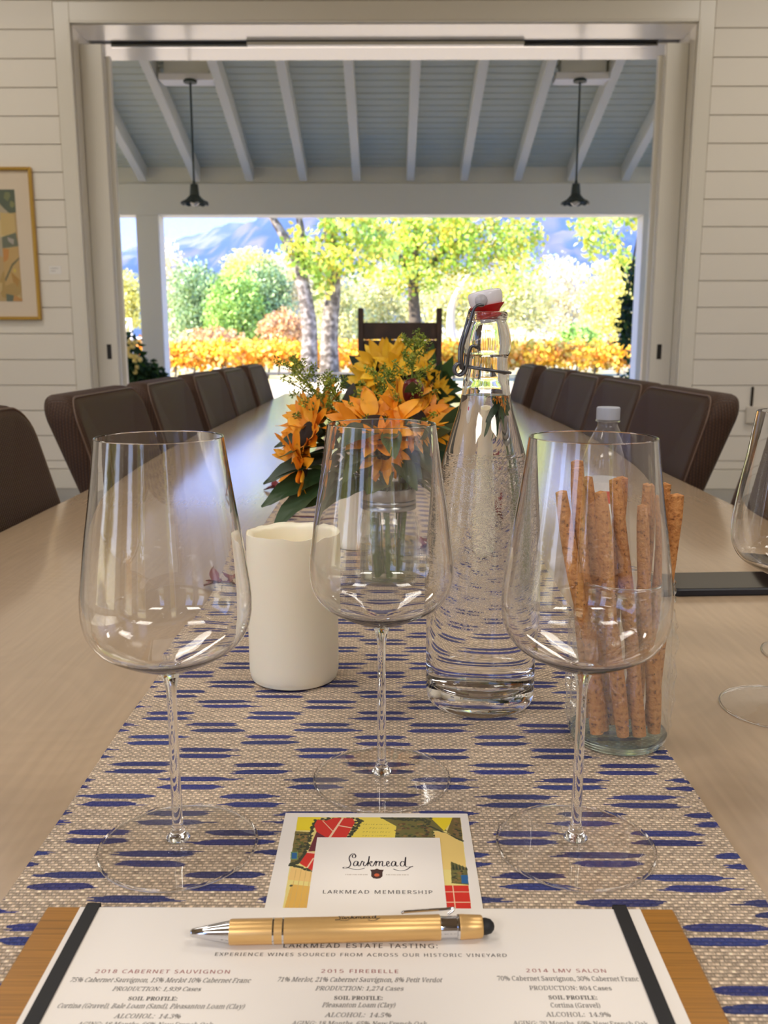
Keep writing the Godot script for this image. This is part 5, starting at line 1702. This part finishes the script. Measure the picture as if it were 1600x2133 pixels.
func flowers() -> void:
	var jx := Vector3(0.0, TT + 0.0018, -0.998)
	# mason jar with a metal band
	var j := thing("mason_jar_vase", "mason jar vase with a metal band holding the sunflowers", "vase", jx)
	var jg := thin_glass(Color(0.9, 0.95, 0.93), 0.04)
	part(j, "glass", jar_mesh(vv([0.001, 0.001, 0.03, 0.001, 0.036, 0.004, 0.039, 0.01, 0.0395, 0.03, 0.0395, 0.066, 0.038, 0.078, 0.035, 0.086, 0.0335, 0.09, 0.0335, 0.116]), 0.0, 80), jg)
	part(j, "inner_glass", jar_mesh(vv([0.001, 0.006, 0.03, 0.006, 0.0355, 0.01, 0.0368, 0.03, 0.0368, 0.066, 0.0355, 0.077, 0.0325, 0.086, 0.0315, 0.09, 0.0315, 0.116]), 0.0, 80), jg)
	var lid := vv([0.0342, 0.094, 0.0358, 0.0945, 0.0358, 0.099, 0.0348, 0.1, 0.0357, 0.1012, 0.0357, 0.104, 0.0347, 0.105, 0.0356, 0.1062, 0.0356, 0.115, 0.0352, 0.118, 0.033, 0.1185, 0.0315, 0.118])
	part(j, "metal_band", lathemesh(lid, 72, 0.5), mat(rgb(176, 176, 174), 0.3, 0.9))
	var wm := thin_glass(Color(0.5, 0.55, 0.36), 0.28)
	part(j, "water", lathemesh(vv([0.0, 0.0068, 0.0352, 0.0105, 0.0364, 0.03, 0.0364, 0.056, 0.0, 0.0562]), 64, 0.4), wm)
	var leafm := MB.new()
	var rows := []
	for r in 10:
		var t := r / 9.0
		var w := 0.42 * pow(sin(PI * pow(t * 0.96 + 0.02, 0.8)), 0.9) + 0.01
		var row := []
		for k in 7:
			var u := k / 3.0 - 1.0
			row.append(Vector3(u * w / 2, -0.22 * t * t + 0.12 * w * absf(u) + 0.012 * sin(t * 20.0) * u * u, t))
		rows.append(row)
	leafm.sheet(rows, 1.0)
	var dbl := func(c: Color) -> StandardMaterial3D:
		var m := mat(c, 0.5)
		m.cull_mode = BaseMaterial3D.CULL_DISABLED
		m.backlight_enabled = true
		m.backlight = Color(0.25, 0.25, 0.15)
		return m
	var green := [dbl.call(rgb(44, 70, 38)), dbl.call(rgb(58, 84, 42)), dbl.call(rgb(36, 58, 40))]
	var kit := {"stem": mat(rgb(104, 124, 58), 0.6), "seed": tri_noise(mat(Color(1, 1, 1), 0.95), noisetex(81, 0.15, 64, [[0.0, 1.0], [rgb(26, 18, 16), rgb(62, 44, 32)]]), 30.0),
		"petals": [petal_mesh(-0.16, 0.34), petal_mesh(0.1, 0.4), petal_mesh(0.3, 0.32)], "cols": [dbl.call(rgb(244, 156, 20)), dbl.call(rgb(236, 142, 14)), dbl.call(rgb(250, 172, 34))], "leafmesh": leafm.done(), "leaf": green}
	var kit2 := kit.duplicate()
	kit2.cols = [dbl.call(rgb(240, 190, 28)), dbl.call(rgb(232, 176, 22)), dbl.call(rgb(246, 202, 50))]
	var g := "orange sunflowers in the mason jar"
	var ft := jx + Vector3(0, 0.012, 0)
	sunflower("large orange sunflower facing the camera at the front of the bouquet", g, wp(782, 893, 0.985), Vector3(0.02, 1.0, 0.75), 0.06, ft + Vector3(0.004, 0, 0.006), kit,
		[[wp(770, 930, 0.985), Vector3(-0.5, -0.35, 0.5), 0.06, 0.3], [wp(830, 930, 0.985), Vector3(0.5, -0.4, 0.5), 0.06, -0.3], [wp(800, 940, 0.98), Vector3(0.1, -0.5, 0.6), 0.05, 0.1], [wp(760, 950, 1.0), Vector3(-0.9, -0.3, 0.2), 0.07, 0.5], [wp(840, 950, 1.0), Vector3(0.9, -0.35, 0.2), 0.07, -0.4], [wp(790, 955, 1.01), Vector3(-0.3, -0.2, 0.6), 0.06, -0.4], [wp(815, 955, 1.01), Vector3(0.4, -0.2, 0.6), 0.06, 0.4]], 0.3)
	sunflower("orange sunflower turned to the right behind the largest one", g, wp(862, 872, 1.01), Vector3(0.5, 0.7, 0.75), 0.048, ft + Vector3(0.012, 0, -0.006), kit,
		[[wp(890, 930, 1.0), Vector3(0.6, 0.5, 0.2), 0.085, 0.2], [wp(880, 960, 1.0), Vector3(0.9, -0.2, 0.4), 0.08, -0.2], [wp(905, 960, 1.02), Vector3(0.4, 0.9, 0.0), 0.08, 1.2]], 0.9)
	sunflower("orange sunflower facing left above the green leaves", g, wp(640, 905, 1.0), Vector3(-0.9, 0.5, 0.55), 0.046, ft + Vector3(-0.012, 0, 0.0), kit,
		[[wp(690, 950, 1.0), Vector3(-0.9, -0.1, 0.6), 0.085, 0.2], [wp(700, 930, 1.0), Vector3(-0.8, 0.1, 0.5), 0.07, -0.2]], 0.2)
	sunflower("lowest orange sunflower drooping at the left of the bouquet", g, wp(624, 975, 0.985), Vector3(-1.0, -0.1, 0.5), 0.044, ft + Vector3(-0.014, 0, 0.008), kit,
		[[wp(680, 985, 0.98), Vector3(-0.95, -0.25, 0.5), 0.08, 0.4], [wp(690, 1000, 0.97), Vector3(-0.8, -0.4, 0.6), 0.09, 0.1], [wp(700, 965, 0.99), Vector3(-1, 0.0, 0.3), 0.08, 0.0]], 0.5)
	sunflower("small orange sunflower at the right edge of the bouquet", g, wp(905, 862, 1.05), Vector3(0.9, 0.6, 0.3), 0.04, ft + Vector3(0.014, 0, -0.01), kit,
		[[wp(900, 900, 1.04), Vector3(0.8, 0.2, 0.4), 0.07, 0.0]], 0.1)
	sunflower("orange sunflower at the upper left under the leaning sprig", g, wp(655, 868, 1.03), Vector3(-0.6, 0.75, 0.5), 0.042, ft + Vector3(-0.01, 0, -0.008), kit, [[wp(690, 900, 1.03), Vector3(-0.8, 0.0, 0.5), 0.07, 0.3]], 0.6)
	sunflower("orange sunflower low in front, seen through the middle glass", g, wp(800, 935, 0.965), Vector3(0.1, 0.15, 1.0), 0.036, ft + Vector3(0.0, 0, 0.012), kit, collar(jx), 0.4)
	M.sprig_stem = mat(rgb(112, 126, 50), 0.7)
	var bud := leaf_cluster(4, 0.0025, 0.005, 0.0024)
	var sp := [rgb(150, 164, 58), rgb(126, 146, 52), rgb(172, 176, 66), rgb(108, 130, 50)]
	sprig("feathery green sprig leaning left above the bouquet", ft + Vector3(-0.006, 0, -0.01), wp(618, 768, 1.03), 0.05, sp, 26, bud)
	sprig("second feathery green sprig beside the left-leaning one", ft + Vector3(-0.008, 0, -0.012), wp(690, 800, 1.04), 0.045, sp, 22, bud)
	sprig("tall feathery green sprig rising to the right", ft + Vector3(0.004, 0, -0.012), wp(866, 716, 1.03), 0.04, sp, 24, bud)
	sprig("feathery green sprig in the middle of the bouquet", ft + Vector3(0.0, 0, -0.014), wp(800, 790, 1.05), 0.05, sp, 22, bud)
	# dark red bud and a dusky leaf among them
	var rb := thing("red_bud", "glossy dark red bud between the sunflowers", "flower", ft + Vector3(0.008, 0, -0.012))
	var rt := wp(858, 815, 1.02) - rb.position
	part(rb, "stem", tubemesh(curve([Vector3.ZERO, rt * 0.5, rt], 4), 0.002, 6), kit.stem)
	part(rb, "bud", lathemesh(curve(vv([0, -0.016, 0.008, -0.012, 0.0125, 0.0, 0.0115, 0.008, 0.005, 0.014, 0, 0.015]), 3), 24, 0.2), mat(rgb(92, 20, 26), 0.3), Transform3D(Basis(Vector3(0, 0, 1), -0.4), rt))
	for k in 3: part(rb, "sepal", kit.leafmesh, green[k], Transform3D(Basis.from_euler(Vector3(-0.9 + 0.3 * k, 2.2 * k, 0)).scaled_local(Vector3.ONE * 0.04), rt + Vector3(0, -0.014, 0)))
	var lv := thing("lavender_leaf", "dusky purple-grey leaf behind the orange petals", "leaf", ft + Vector3(-0.002, 0, -0.016))
	var lt := wp(728, 850, 1.05) - lv.position
	part(lv, "stem", tubemesh(curve([Vector3.ZERO, lt * 0.5, lt], 4), 0.0015, 6), kit.stem)
	part(lv, "blade", kit.leafmesh, dbl.call(rgb(112, 104, 122)), Transform3D(Basis.from_euler(Vector3(-1.2, 0.3, 0)).scaled_local(Vector3.ONE * 0.035), lt))
	# second bouquet farther down the table
	var j2 := Vector3(0.035, TT + 0.0018, -1.72)
	var v2 := thing("mason_jar_vase", "second mason jar vase half hidden behind the front bouquet", "vase", j2)
	part(v2, "glass", jar_mesh(vv([0.001, 0.001, 0.03, 0.001, 0.036, 0.004, 0.039, 0.01, 0.0395, 0.03, 0.0395, 0.066, 0.038, 0.078, 0.035, 0.086, 0.0335, 0.09, 0.0335, 0.116]), 0.0, 48), jg)
	part(v2, "metal_band", lathemesh(lid, 48, 0.5), mat(rgb(176, 176, 174), 0.3, 0.9))
	var f2 := j2 + Vector3(0, 0.012, 0)
	var g2 := "yellow sunflowers in the second jar"
	var bq := [["topmost yellow sunflower of the rear bouquet", 800, 768, Vector3(-0.1, 0.5, 1.0), 0.06], ["yellow sunflower at the upper right of the rear bouquet", 845, 775, Vector3(0.4, 0.5, 1.0), 0.06], ["yellow sunflower at the left of the rear bouquet", 775, 805, Vector3(-0.7, 0.2, 0.9), 0.052], ["yellow sunflower low at the right of the rear bouquet", 900, 835, Vector3(0.9, 0.1, 0.6), 0.052], ["half hidden yellow sunflower facing right in the rear bouquet", 893, 790, Vector3(0.9, 0.4, 0.2), 0.04]]
	for k in bq.size():
		var q = bq[k]
		var lvs := []
		for e in 3:
			var a := rng.randf() * TAU
			lvs.append([wp(q[1], q[2] + 45, 1.72), Vector3(cos(a), rng.randf_range(-0.4, 0.2), sin(a) * 0.6 + 0.3), 0.07, rng.randf_range(-0.6, 0.6)])
		sunflower(q[0], g2, wp(q[1], q[2], 1.68), q[3], q[4], f2 + Vector3(0.01 * sin(k * 2.0), 0, 0.01 * cos(k * 2.0)), kit2, lvs, k * 1.0)
	foliage(v2, "greenery", leaf_cluster(4, 0.02, 0.06, 0.035), [[wp(830, 815, 1.74) - j2, Vector3(0.09, 0.05, 0.05), 60], [wp(895, 840, 1.74) - j2, Vector3(0.03, 0.05, 0.04), 26]], [rgb(44, 70, 38), rgb(58, 86, 42), rgb(36, 58, 36)], [0.8, 1.2])

# ---------------------------------------------------------------- the rest of the table
func candle(label: String, x: float, z: float, r: float, h: float) -> void:
	var t := thing("pillar_candle", label, "candle", Vector3(x, TT + 0.0018, z), 0.0, "ivory pillar candles on the runner")
	var wax := mat(rgb(250, 240, 214), 0.42)
	wax.subsurf_scatter_enabled = true
	wax.subsurf_scatter_strength = 0.12
	var n := FastNoiseLite.new()
	n.seed = int(r * 10000)
	n.frequency = 1.2
	var prof := curve(vv([0.0, 0.001, r * 0.86, 0.0008, r * 0.96, 0.003, r * 0.995, 0.008, r, 0.02, r, h * 0.6, r * 0.995, h - 0.004, r * 0.975, h - 0.0005, r * 0.93, h, r * 0.86, h - 0.0012, r * 0.82, h - 0.005, r * 0.8, h - 0.02, r * 0.76, h - 0.038, r * 0.5, h - 0.043, 0.0, h - 0.044]), 3)
	var rows := []
	for p in prof:
		var row := []
		for k in 65:
			var a := TAU * k / 64
			var w := n.get_noise_2d(cos(a), sin(a))
			var y: float = p.y + (0.0018 * w if p.y > h - 0.012 and p.x > r * 0.7 else 0.0)
			row.append(Vector3(cos(a) * p.x, y, sin(a) * p.x))
		rows.append(row)
	var b := MB.new()
	b.sheet(rows, -1.0, true)
	part(t, "wax", b.done(), wax)
	part(t, "wick", tubemesh([Vector3(0, h - 0.046, 0), Vector3(0.001, h - 0.036, 0)], 0.0012, 6), M.black)
func red_sprig(label: String, at: Vector3, turn: float, n: int, long: float) -> void:
	var t := thing("red_leaf_sprig", label, "sprig", at, turn)
	var m := mat(rgb(112, 24, 34), 0.5)
	m.cull_mode = BaseMaterial3D.CULL_DISABLED
	var tw := [Vector3(-long / 2, 0.0015, 0), Vector3(0, 0.006, 0.004), Vector3(long / 2, 0.003, 0)]
	part(t, "twig", tubemesh(curve(tw, 4), 0.0012, 6), mat(rgb(96, 40, 36), 0.6))
	var lm := petal_mesh(0.12, 0.5)
	for k in n:
		var u := -0.5 + float(k) / maxi(1, n - 1)
		part(t, "leaf", lm, m, Transform3D(Basis.from_euler(Vector3(-0.15 - 0.2 * (k % 2), 0.8 + k * 2.3, 0.2)).scaled_local(Vector3.ONE * 0.03), Vector3(long * u * 0.8, 0.004, 0)))
func small_things() -> void:
	candle("ivory pillar candle beside the left wine glass", -0.0805, -0.716, 0.0375, 0.1255)
	candle("ivory pillar candle behind the mason jar vase", -0.046, -1.215, 0.0375, 0.103)
	candle("ivory pillar candle seen through the water bottle", 0.118, -1.12, 0.0365, 0.118)
	red_sprig("dark red leaf sprig behind the mason jar vase", Vector3(0.07, TT + 0.002, -1.2), 0.6, 7, 0.06)
	# clear plastic water bottle
	var p := thing("plastic_bottle", "clear plastic water bottle with a grey cap behind the breadsticks", "bottle", Vector3(0.281, TT, -1.15))
	var pet := thin_glass(Color(0.95, 0.97, 1.0), 0.05)
	part(p, "body", lathemesh(curve(vv([0.0, 0.004, 0.022, 0.0, 0.029, 0.004, 0.0325, 0.012, 0.0325, 0.03, 0.0315, 0.034, 0.0325, 0.038, 0.0325, 0.09, 0.0325, 0.118, 0.0305, 0.134, 0.024, 0.153, 0.016, 0.168, 0.0128, 0.175, 0.0126, 0.181]), 3), 56, 0.2), pet)
	part(p, "neck_ring", lathemesh(vv([0.0126, 0.1795, 0.0155, 0.18, 0.0155, 0.1815, 0.0126, 0.182]), 40), pet)
	var cap := MB.new()
	var rows := []
	for q in vv([0.0126, 0.1825, 0.0146, 0.1826, 0.0146, 0.197, 0.0138, 0.1985, 0.0, 0.1987]):
		var row := []
		for k in 97: row.append(Vector3(cos(TAU * k / 96), 0, sin(TAU * k / 96)) * (q.x + (0.0003 if k % 2 and q.x > 0.0144 else 0.0)) + Vector3(0, q.y, 0))
		rows.append(row)
	cap.sheet(rows, -1.0, true)
	part(p, "cap", cap.done(), mat(rgb(176, 180, 190), 0.45))
	part(p, "label", lathemesh(vv([0.0328, 0.05, 0.0328, 0.105]), 56), mat(rgb(232, 230, 228), 0.5))
	var mk := MB.new()
	for k in 10:
		var a0 := 1.45 + 0.05 * k
		mk.flat([Vector3(cos(a0) * 0.033, 0.078, sin(a0) * 0.033), Vector3(cos(a0 + 0.05) * 0.033, 0.078, sin(a0 + 0.05) * 0.033), Vector3(cos(a0 + 0.05) * 0.033, 0.094, sin(a0 + 0.05) * 0.033), Vector3(cos(a0) * 0.033, 0.094, sin(a0) * 0.033)], Vector3(cos(a0), 0, sin(a0)))
	part(p, "red_mark", mk.done(), mat(rgb(220, 84, 60), 0.5))
	# phone
	var ph := thing("mobile_phone", "black mobile phone lying face up on the bare table", "phone", Vector3(0.394, TT, -1.005), 0.06)
	var o := PackedVector2Array()
	for q in [[1, 1, 0], [-1, 1, 90], [-1, -1, 180], [1, -1, 270]]:
		for k in 6:
			var a := deg_to_rad(q[2] + 18.0 * k)
			o.append(Vector2(q[0] * 0.0705, q[1] * 0.0275) + Vector2(cos(a), sin(a)) * 0.0095)
	var sb := MB.new()
	sb.slab(o, 0.0, 0.0085, 0.0016)
	part(ph, "case", sb.done(), mat(rgb(22, 24, 34), 0.45))
	var o2 := PackedVector2Array()
	for q in o: o2.append(q * Vector2(0.965, 0.93))
	var sc := MB.new()
	sc.slab(o2, 0.0084, 0.0088)
	part(ph, "screen", sc.done(), mat(rgb(12, 12, 12), 0.06))
	# dark red sprigs scattered on the runner
	red_sprig("dark red leaf sprig lying left of the candle", Vector3(-0.188, TT + 0.001, -1.01), 0.25, 5, 0.05)
	red_sprig("dark red leaf sprig at the runner's edge under the bouquet", Vector3(-0.222, TT, -1.69), 0.1, 3, 0.04)
	red_sprig("thin red twigs on the runner between candle and bouquet", Vector3(-0.115, TT + 0.002, -1.39), -0.35, 2, 0.13)
	# boxes behind the bouquets
	var q := wp(737, 834, 2.45)
	var c := thing("dark_candle_box", "small dark wooden box behind the left of the bouquet", "box", Vector3(q.x, TT + 0.0018, -2.45))
	part(c, "box_body", boxmesh(Vector3(-0.018, 0, -0.018), Vector3(0.018, 0.085, 0.018), 0.002), M.dark_wood)
	part(c, "box_lid", boxmesh(Vector3(-0.02, 0.0852, -0.02), Vector3(0.02, 0.093, 0.02), 0.002), mat(rgb(120, 110, 98), 0.6))
	var w := thing("wooden_crate", "tan wooden crate on the runner right of the rear bouquet", "crate", Vector3(0.125, TT + 0.0018, -2.1))
	var crate := tri_noise(mat(Color(1, 1, 1), 0.6), noisetex(91, 0.03, 128, [[0.0, 1.0], [rgb(150, 112, 72), rgb(186, 146, 100)]]), 6.0)
	for k in 3:
		part(w, "slat", boxmesh(Vector3(-0.07, 0.002 + k * 0.028, 0.06), Vector3(0.07, 0.026 + k * 0.028, 0.068), 0.001), crate)
		part(w, "slat", boxmesh(Vector3(-0.07, 0.002 + k * 0.028, -0.068), Vector3(0.07, 0.026 + k * 0.028, -0.06), 0.001), crate)
	for s: float in [-1.0, 1.0]: part(w, "end_panel", boxmesh(Vector3(s * 0.066 - 0.004, 0, -0.0598), Vector3(s * 0.066 + 0.004, 0.085, 0.0598), 0.001), crate)
	part(w, "bottom", boxmesh(Vector3(-0.061, 0.001, -0.0595), Vector3(0.061, 0.006, 0.0595)), crate)
